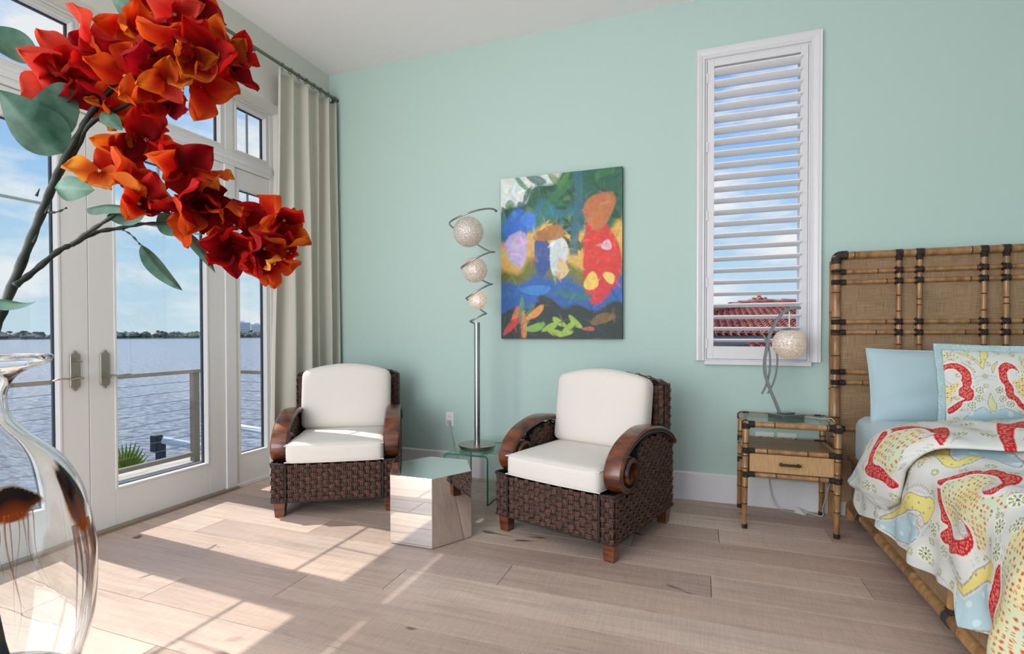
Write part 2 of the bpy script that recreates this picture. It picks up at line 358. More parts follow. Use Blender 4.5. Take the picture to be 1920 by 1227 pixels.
def wire_ball_material():
    m = bpy.data.materials.new('wire_mesh'); m.use_nodes = True; nt = m.node_tree; N = nt.nodes.new; L = nt.links.new; b = nt.nodes['Principled BSDF']; o = nt.nodes['Material Output']
    tc = N('ShaderNodeTexCoord'); n = N('ShaderNodeTexNoise'); n.inputs['Scale'].default_value = 150; n.inputs['Detail'].default_value = 2; L(tc.outputs['Object'], n.inputs['Vector'])
    r = N('ShaderNodeValToRGB'); r.color_ramp.elements[0].position = .40; r.color_ramp.elements[0].color = lin(158, 152, 150); r.color_ramp.elements[1].position = .62; r.color_ramp.elements[1].color = lin(246, 242, 240); L(n.outputs[0], r.inputs[0]); L(r.outputs[0], b.inputs['Base Color'])
    b.inputs['Roughness'].default_value = .35; b.inputs['Metallic'].default_value = .25
    v = N('ShaderNodeTexVoronoi'); v.inputs['Scale'].default_value = 120; L(tc.outputs['Object'], v.inputs['Vector'])
    r2 = N('ShaderNodeValToRGB'); r2.color_ramp.elements[0].position = .10; r2.color_ramp.elements[1].position = .22; L(v.outputs[0], r2.inputs[0])
    tr = N('ShaderNodeBsdfTransparent'); tl = N('ShaderNodeBsdfTranslucent'); tl.inputs[0].default_value = (.9, .85, .8, 1)
    x0 = N('ShaderNodeMixShader'); x0.inputs[0].default_value = .25; L(b.outputs[0], x0.inputs[1]); L(tl.outputs[0], x0.inputs[2])
    x = N('ShaderNodeMixShader'); L(r2.outputs[0], x.inputs[0]); L(tr.outputs[0], x.inputs[1]); L(x0.outputs[0], x.inputs[2]); L(x.outputs[0], o.inputs[0])
    bp = N('ShaderNodeBump'); bp.inputs['Strength'].default_value = .8; bp.inputs['Distance'].default_value = .004; L(n.outputs[0], bp.inputs['Height']); L(bp.outputs[0], b.inputs['Normal']); M['wire_mesh'] = m
    e = bpy.data.materials.new('bulb_glow'); e.use_nodes = True; bb = e.node_tree.nodes['Principled BSDF']; bb.inputs['Emission Color'].default_value = (1, .78, .52, 1); bb.inputs['Emission Strength'].default_value = 14; M['bulb_glow'] = e
wire_ball_material()
# ------------------------------------------------------------------ room shell
XL, YB, ZC = -3.18, 3.915, 3.553          # seaward wall face, bed wall face, ceiling
X1, Y0 = 4.3, -3.0
fl = tag(MB().box(-3.36, X1, Y0, YB+.02, -.12, -.016).build('floor', 'gap_dark'), 'grey-beige oak plank floor of the bedroom', 'floor', kind='structure')
PW = .22
joints = {0: [-2.37, -.10], 1: [-2.37], 2: [-1.815], 3: [-1.385], 4: [-.895, -2.75], 5: [.063, -2.1], 6: [-1.3]}
k0 = -21
for k in range(k0, 9):
    ya = 2.05+PW*k; yb = ya+PW
    yb = min(yb, YB)
    if ya >= YB: break
    cuts = {-2: [-2.37], -1: [-1.815], 0: [-1.385], 1: [-.895, -2.86], 2: [.063, -2.2], 3: [-1.55, .75], 4: [-.35], -3: [-.55], -4: [-1.95, .6]}.get(k)
    xs = sorted(cuts) if cuts else [-3.3+(.37+.61*k) % 2.2]
    if xs[0]-(-3.36) > 2.3: xs.insert(0, xs[0]-2.2)
    while X1-xs[-1] > 2.3: xs.append(xs[-1]+2.2)
    xs = [-3.36]+[x for x in xs if x > -3.3]+[X1]
    for a, b in zip(xs[:-1], xs[1:]):
        g = .0013
        MB().box(a+g, b-g, ya+g, yb-g, -.016, 0).build('plank', 'oak_plank', fl, bevel=.0008, seg=1)
tag(MB().box(-3.5, X1+.15, Y0, YB+.2, ZC, ZC+.15).build('ceiling', 'ceiling_white'), 'plain white ceiling', 'ceiling', kind='structure')
WX0, WX1, WZ0, WZ1 = .045, .700, 1.0, 3.118
w = MB(); w.box(XL-.3, WX0, YB, YB+.2, -.1, ZC); w.box(WX1, X1+.15, YB, YB+.2, -.1, ZC); w.box(WX0, WX1, YB, YB+.2, -.1, WZ0); w.box(WX0, WX1, YB, YB+.2, WZ1, ZC)
tag(w.build('wall_back', 'wall_mint'), 'pale mint green wall behind the armchairs and bed', 'wall', kind='structure')
OY0, OY1, OZ = .60, 3.41, 3.018
w = MB(); w.box(XL-.28, XL, OY1, YB, -.1, ZC); w.box(XL-.28, XL, OY0, OY1, OZ, ZC); w.box(XL-.28, XL, .0, OY0, -.1, ZC)
w.box(XL-.28, XL, Y0, -2.7, -.1, ZC); w.box(XL-.28, XL, -2.7, 0, OZ, ZC)
tag(w.build('wall_left', 'wall_cream'), 'off-white wall around the glazed doors', 'wall', kind='structure')
tag(MB().box(X1, X1+.15, Y0, YB+.2, -.1, ZC).build('wall_right', 'wall_mint'), 'mint green wall beyond the bed', 'wall', kind='structure')
for nm, x0, x1 in (('baseboard_back', -3.18, 4.3),):
    b = MB(); b.prism([(YB, 0), (YB-.016, 0), (YB-.016, .19), (YB-.010, .198), (YB, .2)], x0, x1, axes=(1, 2, 0))
    tag(b.build(nm, 'trim_white'), 'tall white baseboard along the mint wall', 'baseboard', kind='structure')
b = MB(); b.prism([(XL, 0), (XL+.016, 0), (XL+.016, .19), (XL+.010, .198), (XL, .2)], OY1+.0, YB-.016, axes=(0, 2, 1))
tag(b.build('baseboard_left', 'trim_white'), 'short white baseboard behind the curtain', 'baseboard', kind='structure')

# ------------------------------------------------------------------ glazed doors in the seaward wall
FXI, FXO, GX = -3.345, -3.44, -3.39
fr = empty('trim_1', (-3.40, 2.0, 0), label='white frame around the glazed doors and transoms', cat='frame', kind='structure')
def fbar(name, y0, y1, z0, z1, xi=FXI, xo=FXO, mat_='trim_white', bevel=.004):
    return MB().box(xo+3.40, xi+3.40, y0-2.0, y1-2.0, z0, z1).build(name, mat_, fr, bevel=bevel)
fbar('jamb', OY1-.04, OY1, 0, OZ); fbar('jamb', OY0, OY0+.04, 0, OZ)
fbar('head', OY0+.04, OY1-.04, OZ-.018, OZ)
fbar('transom_bar', OY0+.04, OY1-.04, 2.475, 2.575, -3.335)
fbar('transom_bead', OY0+.04, OY1-.04, 2.512, 2.545, -3.325)
for y in (2.93, .99): fbar('mullion', y, y+.092, .0, 2.475, -3.338)
for y in (2.945, .99): fbar('transom_post', y, y+.07, 2.575, OZ-.018, -3.345)
fbar('transom_post', 1.975, 2.035, 2.575, OZ-.018, -3.345)
fbar('sill', OY0+.04, .99, 0, .03, -3.335); fbar('sill', 3.022, OY1-.04, 0, .03, -3.335)
fbar('threshold', .985, 3.02, -.02, .022, -3.318, -3.45, 'threshold')
wcount = [0]
def sash(name, y0, y1, z0, z1, st, top, bot, label, muntins=(), xi=-3.35, th=.05, cat='window'):
    """glazed unit: stiles, rails, beads, pane; outer size y0..y1, z0..z1"""
    t = empty(name, (-3.375, (y0+y1)/2, z0), label=label, cat=cat, kind='structure'); cy_ = (y0+y1)/2
    xo = xi-th
    def bx(nm, a, b, c, d, xa, xb, m='door_white', bev=.003): return MB().box(xb+3.375, xa+3.375, a-cy_, b-cy_, c-z0, d-z0).build(nm, m, t, bevel=bev)
    bx('stile', y0, y0+st, z0, z1, xi, xo); bx('stile', y1-st, y1, z0, z1, xi, xo)
    bx('rail', y0+st, y1-st, z0, z0+bot, xi, xo); bx('rail', y0+st, y1-st, z1-top, z1, xi, xo)
    g0, g1, h0, h1 = y0+st, y1-st, z0+bot, z1-top; bd = .012
    b = MB()
    b.box(GX+.004+3.375, xi+.004+3.375, g0-.002-cy_, g0+bd-cy_, h0-z0, h1-z0); b.box(GX+.004+3.375, xi+.004+3.375, g1-bd-cy_, g1+.002-cy_, h0-z0, h1-z0)
    b.box(GX+.004+3.375, xi+.004+3.375, g0+bd-cy_, g1-bd-cy_, h0-.002-z0, h0+bd-z0); b.box(GX+.004+3.375, xi+.004+3.375, g0+bd-cy_, g1-bd-cy_, h1-bd-z0, h1+.002-z0)
    b.build('glazing_bead', 'door_white', t, bevel=.003)
    k = MB(); e = .016
    for (a, b_, c, d) in ((g0, g0+e, h0, h1), (g1-e, g1, h0, h1), (g0, g1, h0, h0+e), (g0, g1, h1-e, h1)):
        k.box(GX-.02+3.375, GX-.006+3.375, a-cy_, b_-cy_, c-z0, d-z0)
    k.build('gasket', 'gasket_dark', t)
    MB().box(GX-.004+3.375, GX+.002+3.375, g0-cy_, g1-cy_, h0-z0, h1-z0).build('pane', 'pane_glass', t)
    for kind, p, q, r in muntins:
        if kind == 'h': bx('muntin', q, r, p-.007, p+.007, GX-.006, GX-.018, 'grille_grey', 0)
        else: bx('muntin', p-.006, p+.006, q, r, GX-.006, GX-.018, 'grille_grey', 0)
    return t
d1 = sash('door_1', 2.006, 2.928, .022, 2.472, .140, .141, .221, 'white glazed door leaf with blank lever plate, nearer the curtain',
          [('h', 1.916, 2.146, 2.788), ('v', 2.467, 1.916, 2.331)], cat='door')
d2 = sash('door_2', 1.084, 2.003, .022, 2.472, .140, .141, .221, 'white glazed door leaf with thumb turn above the lever, behind the vase',
          [('h', 1.916, 1.224, 1.863), ('v', 1.5435, 1.916, 2.331)], cat='door')
sash('window_1', 3.024, 3.368, .03, 2.472, .03, .141, .213, 'narrow sidelight window beside the curtain', [('h', 1.916, 3.054, 3.338), ('v', 3.196, 1.916, 2.331)])
sash('window_2', .642, .988, .03, 2.472, .03, .141, .213, 'narrow sidelight window on the far left of the doors', [('h', 1.916, .672, .958)])
sash('window_3', 2.037, 2.943, 2.577, 2.998, .028, .026, .026, 'transom window above the right door leaf', [('v', 2.49, 2.603, 2.972)])
sash('window_4', 1.062, 1.973, 2.577, 2.998, .028, .026, .026, 'transom window above the left door leaf', [('v', 1.517, 2.603, 2.972)])
sash('window_5', 3.017, 3.368, 2.577, 2.998, .022, .026, .026, 'small square transom window beside the curtain', [('v', 3.196, 2.603, 2.972)])
sash('window_6', .642, .988, 2.577, 2.998, .022, .026, .026, 'small square transom window over the left sidelight', [('v', .815, 2.603, 2.972)])
# lever handles
def handle(door, y, side, turn):
    bx_ = door.location
    o = lambda x, yy, z: (x-bx_.x, yy-bx_.y, z-bx_.z)
    f0 = -3.35
    hw, pts = .026, []
    half = [(.026, .902), (.024, .893), (.014, .888), (.009, .880), (.004, .872), (0, .869)]
    half = [(u, v) for u, v in half]+[(-u, v) for u, v in half[::-1][1:]]; half = half+[(u, 1.972-v) for u, v in half[::-1]]
    for yy, zz in half:
        pts.append((y+yy-bx_.y, zz-bx_.z))
    pl = MB().prism(pts, f0-bx_.x, f0+.009-bx_.x, axes=(1, 2, 0)).build('handle_plate', 'nickel', door, bevel=.0015, seg=1)
    lv = MB(); lv.tube([o(f0+.008, y, .945), o(f0+.030, y, .945)], .016, 16); lv.tube([o(f0+.03, y, .945), o(f0+.055, y, .945)], .010, 12)
    P = catmull([o(f0+.055, y-side*.012, .943), o(f0+.056, y+side*.012, .948), o(f0+.056, y+side*.045, .943), o(f0+.056, y+side*.085, .948), o(f0+.053, y+side*.115, .946), o(f0+.05, y+side*.135, .938)], 6)
    lv.tube(P, [.012*(1-.45*i/len(P)) for i in range(len(P))], 10, flat=.6)
    lv.build('lever', 'nickel', pl, smooth=True)
    sc_ = MB()
    for zz in (.887, 1.086): sc_.tube([o(f0+.008, y, zz), o(f0+.0105, y, zz)], .004, 8)
    sc_.build('screw', 'nickel', pl)
    if turn:
        t = MB(); t.tube([o(f0+.008, y, 1.045), o(f0+.026, y, 1.045)], .011, 14); t.tube([o(f0+.03, y-.016, 1.049), o(f0+.03, y, 1.045), o(f0+.03, y+.02, 1.037)], [.004, .007, .005], 10)
        t.build('thumb_turn', 'nickel', pl, smooth=True)
handle(d1, 2.088, 1, False); handle(d2, 1.930, -1, True)

# ------------------------------------------------------------------ shuttered window in the mint wall
wn = empty('window_7', (.3725, YB, WZ0), label='tall white louvred shutter window in the mint wall', cat='window', kind='structure')
ox, oz = .3725, WZ0
def wb(name, x0, x1, y0, y1, z0, z1, m='shutter_white', bev=.003): return MB().box(x0-ox, x1-ox, y0-YB, y1-YB, z0-oz, z1-oz).build(name, m, wn, bevel=bev)
def casing(name, a, b, vert):
    # moulded section: stepped, proud of the wall
    w_ = .062
    sec = [(0, 0), (0, -.014), (.006, -.020), (.014, -.018), (.022, -.024), (.042, -.030), (.052, -.028), (.062, -.034), (.062, 0)]
    m = MB()
    n = len(sec)
    V = []
    for (p, q) in sec:
        if vert == 'L': V.append((WX0-p, YB+q, WZ0)); 
        elif vert == 'R': V.append((WX1+p, YB+q, WZ0))
        else: V.append((WX0-p, YB+q, WZ1+p))
    for (p, q) in sec:
        if vert == 'L': V.append((WX0-p, YB+q, WZ1+p))
        elif vert == 'R': V.append((WX1+p, YB+q, WZ1+p))
        else: V.append((WX1+p, YB+q, WZ1+p))
    V = [(x-ox, y-YB, z-oz) for x, y, z in V]
    m.add(V, [(i, (i+1) % n, n+(i+1) % n, n+i) for i in range(n)]+[tuple(range(n)), tuple(range(2*n-1, n-1, -1))])
    return m.build(name, 'shutter_white', wn)
casing('casing', 0, 0, 'L'); casing('casing', 0, 0, 'R'); casing('casing', 0, 0, 'T')
wb('stool', WX0-.0, WX1+.01, YB-.034, YB+.02, WZ0-.028, WZ0, bev=.004)
wb('reveal', WX0, WX0+.012, YB-.005, YB+.19, WZ0, WZ1); wb('reveal', WX1-.012, WX1, YB-.005, YB+.19, WZ0, WZ1)
wb('reveal', WX0+.012, WX1-.012, YB-.005, YB+.19, WZ1-.012, WZ1); wb('reveal', WX0+.012, WX1-.012, YB-.005, YB+.19, WZ0, WZ0+.010)
SX0, SX1, SZ0, SZ1 = WX0+.015, WX1-.015, WZ0+.013, WZ1-.015
st = .045
sp = empty('p', (0, 0, 0)); bpy.data.objects.remove(sp)
wb('shutter_stile', SX0, SX0+st, YB-.012, YB+.018, SZ0, SZ1); wb('shutter_stile', SX1-st, SX1, YB-.012, YB+.018, SZ0, SZ1)
wb('shutter_rail', SX0+st, SX1-st, YB-.012, YB+.018, SZ0, SZ0+.088); wb('shutter_rail', SX0+st, SX1-st, YB-.012, YB+.018, SZ1-.042, SZ1)
for zz in (1.12, 1.55, 2.02, 2.5, 2.98): wb('hinge', SX0-.006, SX0+.006, YB-.020, YB-.010, zz-.035, zz+.035, bev=.002)
lz0, lz1, nl = SZ0+.088, SZ1-.042, 24
pitch = (lz1-lz0)/nl
sl = MB(); sec = [(-.045, -.003), (-.045, .003), (-.036, .006), (-.015, .008), (.015, .008), (.036, .006), (.045, .003), (.045, -.003), (.036, -.006), (.015, -.008), (-.015, -.008), (-.036, -.006)]
sl.prism(sec, -(SX1-SX0)/2+st+.001, (SX1-SX0)/2-st-.001, axes=(1, 2, 0)); slm = sl.mesh('louver', 'louver_white', smooth=True)
for i in range(nl):
    o = obj('louver', slm, wn, (0, .003, lz0+pitch*(i+.5)-oz)); o.rotation_euler.x = math.radians(-11)
MB().box(WX0+.012-ox, WX1-.012-ox, .15, .155, .01, WZ1-WZ0-.012).build('pane', 'pane_clear', wn)
k = MB()
for a, b_, c, d in ((WX0+.012, WX0+.05, WZ0+.01, WZ1-.012), (WX1-.05, WX1-.012, WZ0+.01, WZ1-.012), (WX0+.05, WX1-.05, WZ0+.01, WZ0+.05), (WX0+.05, WX1-.05, WZ1-.05, WZ1-.012)): k.box(a-ox, b_-ox, .13, .17, c-oz, d-oz)
k.build('sash_frame', 'shutter_white', wn)

# ------------------------------------------------------------------ outside
dk = tag(MB().box(-5.02, -3.46, -3, 4.02, -.30, -.128).build('balcony_deck', 'deck_board'), 'whitewashed board deck of the balcony outside the doors', 'deck', kind='structure')
bm_ = MB().box(0, .135, -3.48, 3.5, 0, .026).mesh('deck_board', 'deck_board', bevel=.002)
x = -5.02
while x < -3.6: obj('deck_board', bm_, dk, (x, .5, -.128)); x += .141
# roof edge over the balcony
tag(MB().box(-3.83, -3.46, -3, 4.3, 3.25, 3.6).build('eave', 'trim_white'), 'white roof eave above the balcony doors', 'eave', kind='structure')
rl = empty('balcony_railing', (-4.82, 3.85, -.1), label='grey metal cable railing around the balcony', cat='railing')
def rp(p): return (p[0]+4.82, p[1]-3.85, p[2]+.1)
def rb(name, x0, x1, y0, y1, z0, z1, m='rail_grey'):
    a = rp((x0, y0, z0)); b = rp((x1, y1, z1)); return MB().box(a[0], b[0], a[1], b[1], a[2], b[2]).build(name, m, rl, bevel=.003)
for y in (3.85, 2.25, .65, -.95, -2.55): rb('post', -4.85, -4.79, y-.032, y+.032, -.102, .80)
rb('post', -4.80, -4.74, 3.915, 3.965, -.102, .80); rb('post', -3.56, -3.50, 3.915, 3.965, -.102, .80)
rb('top_rail', -4.86, -4.77, -2.9, 3.97, .797, .832); rb('top_rail', -4.77, -3.48, 3.90, 3.98, .797, .832)
rb('bottom_rail', -4.845, -4.795, -2.9, 3.83, -.045, -.005); rb('bottom_rail', -4.77, -3.48, 3.92, 3.96, -.045, -.005)
for z in (.715, .623, .53, .439, .346, .254, .163, .072):
    MB().tube([rp((-4.82, -2.9, z)), rp((-4.82, 3.85, z))], .0026, 6).build('cable', 'cable', rl)
    MB().tube([rp((-4.78, 3.94, z)), rp((-3.5, 3.94, z))], .0026, 6).build('cable', 'cable', rl)
WZ = -4.6
tag(MB().add([(-2500, -2500, WZ), (-5.6, -2500, WZ), (-5.6, 2500, WZ), (-2500, 2500, WZ)], [(0, 1, 2, 3)]).build('water', 'water'), 'rippled grey-blue river water', 'water', kind='structure')
tag(MB().add([(-5.6, -200, WZ-.5), (300, -200, WZ-.5), (300, 300, WZ-.5), (-5.6, 300, WZ-.5)], [(0, 1, 2, 3)]).build('ground', 'far_shore'), 'ground below the house', 'ground', kind='structure')
# far shore with its belt of trees
d_sh = Vector((-.80, .60, 0)).normalized(); t_sh = Vector((.60, .80, 0)).normalized(); SHC = Vector((-560, 350, WZ))
sh = MB()
for i in range(2): pass
a_ = SHC-t_sh*900; b_ = SHC+t_sh*520
sh.add([a_, b_, b_+d_sh*400, a_+d_sh*400, a_+Vector((0, 0, 1.0)), b_+Vector((0, 0, 1.0)), b_+d_sh*400+Vector((0, 0, 1.0)), a_+d_sh*400+Vector((0, 0, 1.0))], [(0, 1, 5, 4), (4, 5, 6, 7), (1, 2, 6, 5), (3, 0, 4, 7)])
tag(sh.build('shoreline', 'far_shore'), 'low far shore across the water', 'shore', kind='structure')
tr = MB(); rr = random.Random(3)
def blob(mb, c, rx, rz, seg=6):
    V = []; F = []
    rings = 4
    for j in range(rings+1):
        ph = math.pi*j/rings
        for i in range(seg):
            th = 2*math.pi*i/seg; q = 1+.25*rr.uniform(-1, 1)
            V.append((c[0]+rx*q*math.sin(ph)*math.cos(th), c[1]+rx*q*math.sin(ph)*math.sin(th), c[2]+rz*math.cos(ph)*q))
    F = [(j*seg+i, j*seg+(i+1) % seg, (j+1)*seg+(i+1) % seg, (j+1)*seg+i) for j in range(rings) for i in range(seg)]
    mb.add(V, F)
for i in range(900):
    q = a_+(b_-a_)*rr.random()+d_sh*rr.uniform(6, 70); h = rr.uniform(2.2, 4.2)
    blob(tr, (q.x, q.y, WZ+h*.9), rr.uniform(3.0, 7.0), h)
for i in range(90):
    q = a_+(b_-a_)*rr.random()+d_sh*rr.uniform(10, 50); h = rr.uniform(6.0, 8.2)
    tr.tube([(q.x, q.y, WZ), (q.x, q.y, WZ+h)], .25, 4); blob(tr, (q.x, q.y, WZ+h), 2.2, 1.1)
tag(tr.build('shore_trees', 'far_trees', smooth=True), 'hazy belt of trees along the far shore', 'trees', kind='stuff')
hs = empty('shore_house', (*(SHC+t_sh*95-d_sh*14)[:2], WZ), math.atan2(t_sh.y, t_sh.x), label='low white house on the far shore below the door frame edge', cat='house')
MB().box(-14, 14, -3, 5, 0, 3.6).build('wall', 'house_white', hs); MB().prism([(-4, 3.6), (6, 3.6), (1, 5.6)], -15, 15, axes=(1, 2, 0)).build('roof', 'far_shore', hs)
def condo(loc, w, h, floors, label):
    c = empty('apartment_block', loc, math.atan2(t_sh.y, t_sh.x), label=label, cat='building', group='apartment blocks on the far shore')
    MB().box(-w/2, w/2, 0, 16, 0, h).build('wall', 'condo_wall', c)
    fh = h/floors; fm = MB().box(-w/2-.4, w/2+.4, -1.6, 0, 0, .9).mesh('balcony', 'condo_wall'); gm = MB().box(-w/2+1, w/2-1, -.25, -.02, 1.1, fh-.2).mesh('window_band', 'condo_glass')
    for i in range(floors): obj('balcony', fm, c, (0, 0, i*fh)); obj('window_band', gm, c, (0, 0, i*fh))
    MB().box(-w/5, w/5, 3, 10, h, h+2.2).build('roof_house', 'condo_wall', c)
c0 = px(452, 634, 760); c1 = px(482, 634, 830)
condo((c0.x, c0.y, WZ), 25, 21.5, 7, 'larger hazy apartment block across the water, left of the pair'); condo((c1.x, c1.y, WZ), 18, 20, 6, 'smaller hazy apartment block across the water, nearest the curtain')
# boat lift and piling
bl = empty('boat_lift', (*px(301, 820, 15)[:2], WZ-.4), label='dark piling with a pale steel boat-lift beam below the railing', cat='boat lift')
B0 = bl.location.copy(); q = px(301, 820, 15)
def rel(p): return tuple(Vector(p)-B0)
MB().tube([rel((q.x, q.y, WZ-.4)), rel((q.x, q.y, q.z))], .13, 12).build('piling', 'dock_dark', bl)
MB().box(-.22, .02, -.16, .06, q.z-.42-B0.z, q.z+.06-B0.z).build('motor_box', 'dock_dark', bl, bevel=.02)
e1 = px(385, 840, 15.2); MB().tube([rel(q+Vector((.1, .0, -.08))), rel(e1)], .11, 8).build('beam', 'dock_steel', bl)
e2 = px(436, 799, 15.4); e3 = px(495, 809.5, 14.2)
MB().tube([rel(e2), rel(e3)], .09, 8).build('beam', 'dock_steel', bl)
MB().tube([rel((e2.x, e2.y, WZ-.4)), rel(e2)], .14, 8).build('piling', 'dock_steel', bl)
MB().tube([rel(e1), rel(e2)], .05, 8).build('brace', 'dock_steel', bl)
# fan palm below the balcony
pm_ = empty('fan_palm', (*px(225, 905, 6.6)[:2], WZ-.4), label='green fan palm fronds rising beside the balcony rail', cat='palm')
P0 = pm_.location.copy()
def frond(base, tip, spread, n=13, ln=.5):
    m = MB(); base = Vector(base); tip = Vector(tip); ax = (tip-base).normalized(); sd = ax.cross(CF).normalized()
    m.tube([base-P0, base.lerp(tip, .35)-P0], .012, 6); c = base.lerp(tip, .33)
    for i in range(n):
        a = (i/(n-1)-.5)*spread; d = (ax*math.cos(a)+sd*math.sin(a)).normalized(); L_ = (tip-c).length*(1-.25*abs(a)/spread*2)
        nrm = d.cross(CF).normalized(); wd = .028; e = c+d*L_; md = c+d*L_*.55; k_ = CF*.012
        m.add([c-P0, md+nrm*wd+k_-P0, e-P0, md-nrm*wd+k_-P0, md-k_-P0], [(0, 1, 2, 4), (0, 4, 2, 3)])
    m.build('frond', 'palm_leaf', pm_)
MB().tube([Vector((P0.x, P0.y, WZ-.4))-P0, px(222, 930, 6.6)-P0], [.14, .1], 10).build('trunk', 'far_shore', pm_)
frond(px(222, 935, 6.6), px(256, 826, 6.6), 1.5); frond(px(218, 935, 6.5), px(203, 856, 6.5), 1.9); frond(px(222, 935, 6.7), px(262, 905, 6.4), 1.5); frond(px(215, 940, 6.6), px(170, 880, 6.5), 1.7)
# neighbouring house with barrel-tiled hip roof, seen through the louvers
nh = empty('neighbour_house', (3, 13, WZ-.5), label='neighbouring house with red barrel-tile hip roof seen through the louvers', cat='house')
NO = Vector((3, 13, WZ-.5))
MB().box(-4.6, 6, -1.9, 6, 0, 1.0-NO.z).build('wall', 'stucco', nh)
MB().box(-5.25, 7, -2.65, 6.5, .97-NO.z, 1.13-NO.z).build('fascia', 'fascia', nh)
def tiled_slope(name, e0, e1, r0, r1, rows, cols, parent, rad=None):
    """barrel tiles between eave line e0-e1 and ridge line r0-r1"""
    e0, e1, r0, r1 = map(Vector, (e0, e1, r0, r1)); m = MB(); m.add([e0-NO, e1-NO, r1-NO, r0-NO], [(0, 1, 2, 3)])
    L_ = (e1-e0).length; nrm = (e1-e0).cross(r0-e0).normalized(); nrm = nrm if nrm.z > 0 else -nrm; wd = L_/cols
    ax = (e1-e0).normalized(); up_ = ((r0+r1)/2-(e0+e1)/2); up_ = (up_-ax*up_.dot(ax))
    for i in range(cols):
        p = e0+ax*((i+.5)*wd)
        # where this column meets the hips
        ra = (r0-e0).dot(ax); rb_ = (r1-e0).dot(ax); s = (i+.5)*wd; lim = 1.0
        if s < ra: lim = s/ra
        elif s > rb_: lim = (L_-s)/(L_-rb_)
        n = max(1, int(rows*lim+.5))
        for j in range(n):
            a = p+up_*(j/rows); b = p+up_*min((j+1.12)/rows, lim+.02); r_ = wd*.36; V = []
            for q_, hh in ((a, .035), (b, .0)):
                for t in range(5):
                    th = math.pi*t/4; V.append(q_-NO+ax*(math.cos(th)*r_)+nrm*(math.sin(th)*r_+hh))
            m.add(V, [(t, t+1, 6+t, 5+t) for t in range(4)]+[(0, 1, 2, 3, 4)])
    return tag(m.build(name, 'roof_tile', parent), kind='stuff')
E0, E1, R0, R1 = (-2.3, 10.3, 1.14), (10.2, 10.3, 1.14), (1.2, 14.2, 1.86), (6.7, 14.2, 1.86)
tiled_slope('roof_tiles', E0, E1, R0, R1, 20, 96, nh); tiled_slope('roof_tiles', (-2.3, 18.1, 1.14), E0, R0, R0, 20, 60, nh)
rc = MB()
for a, b in ((R0, R1), (E0, R0)):
    a, b = Vector(a), Vector(b); n = int((b-a).length/.35)
    for i in range(n): rc.tube([a.lerp(b, i/n)-NO+Vector((0, 0, .03)), a.lerp(b, (i+1.1)/n)-NO+Vector((0, 0, .03))], [.14, .11], 8)
tag(rc.build('ridge_tiles', 'roof_tile', nh), kind='stuff')
tiled_slope('roof_tiles', (.62, 8.2, .93), (6.5, 8.2, .93), (1.0, 9.9, 1.04), (6.5, 9.9, 1.04), 9, 46, nh)
MB().box(-2.2, 4, -4.7, -2.5, 0, .90-NO.z).build('porch_wall', 'stucco', nh)
tiled_slope('roof_tiles', (1.1, 17.6, 1.95), (2.6, 17.6, 1.95), (1.85, 18.4, 2.36), (1.85, 18.4, 2.36), 5, 9, nh)
MB().box(1.25-NO.x, 2.45-NO.x, 17.7-NO.y, 19-NO.y, 1.2-NO.z, 1.96-NO.z).build('turret', 'stucco', nh)
# ------------------------------------------------------------------ woven armchairs
def weave(mb, fmap, W, H, mask=None, cw=.038, rh=.0265, mi=0):
    """basket weave of three-strand blocks; fmap(u,v,h) -> point (h = height above the face)"""
    nr = max(1, round(H/rh)); rh = H/nr; nc = max(2, round(W/cw)); cw = W/nc
    def strip(u0, u1, v0, v1, hmax, along_u, n, seg=4, cs=4):
        # n parallel strands, each a little half-round bent over its crossing
        for k in range(n):
            V = []
            for a in range(seg+1):
                t = a/seg; bow = hmax*(math.sin(math.pi*(.04+.92*t))**.7)-.001
                for b in range(cs):
                    w_ = b/(cs-1); prof = math.sin(math.pi*w_)*.0042
                    if along_u: u = u0+(u1-u0)*t; v = v0+(v1-v0)*(k+w_*.94+.03)/n
                    else: v = v0+(v1-v0)*t; u = u0+(u1-u0)*(k+w_*.94+.03)/n
                    V.append(fmap(u, v, bow+prof))
            mb.add(V, [(a*cs+b, (a+1)*cs+b, (a+1)*cs+b+1, a*cs+b+1) for a in range(seg) for b in range(cs-1)], mi)
    for r in range(nr):
        v0 = r*rh
        for c in range(-1, nc+1):
            u0 = c*cw
            if (c+r) % 2 == 0:
                a, b = max(0, u0-.005), min(W, u0+cw+.005)
                if b-a < .008: continue
                if mask is None or mask((a+b)/2, v0+rh/2): strip(a, b, v0+.0012, v0+rh-.0012, .0125, True, 3)
            else:
                a, b = max(0, u0+.0065), min(W, u0+cw-.0065)
                if b-a < .004: continue
                if mask is None or mask((a+b)/2, v0+rh/2): strip(a, b, v0-.004, v0+rh+.004, .0050, False, 2)
def braid(path, r):
    m = MB(); P = catmull(path, 10); out = []
    n = len(P)
    m.tube(P, [r*(1+.14*math.sin(i*1.9)) for i in range(n)], 7); return m
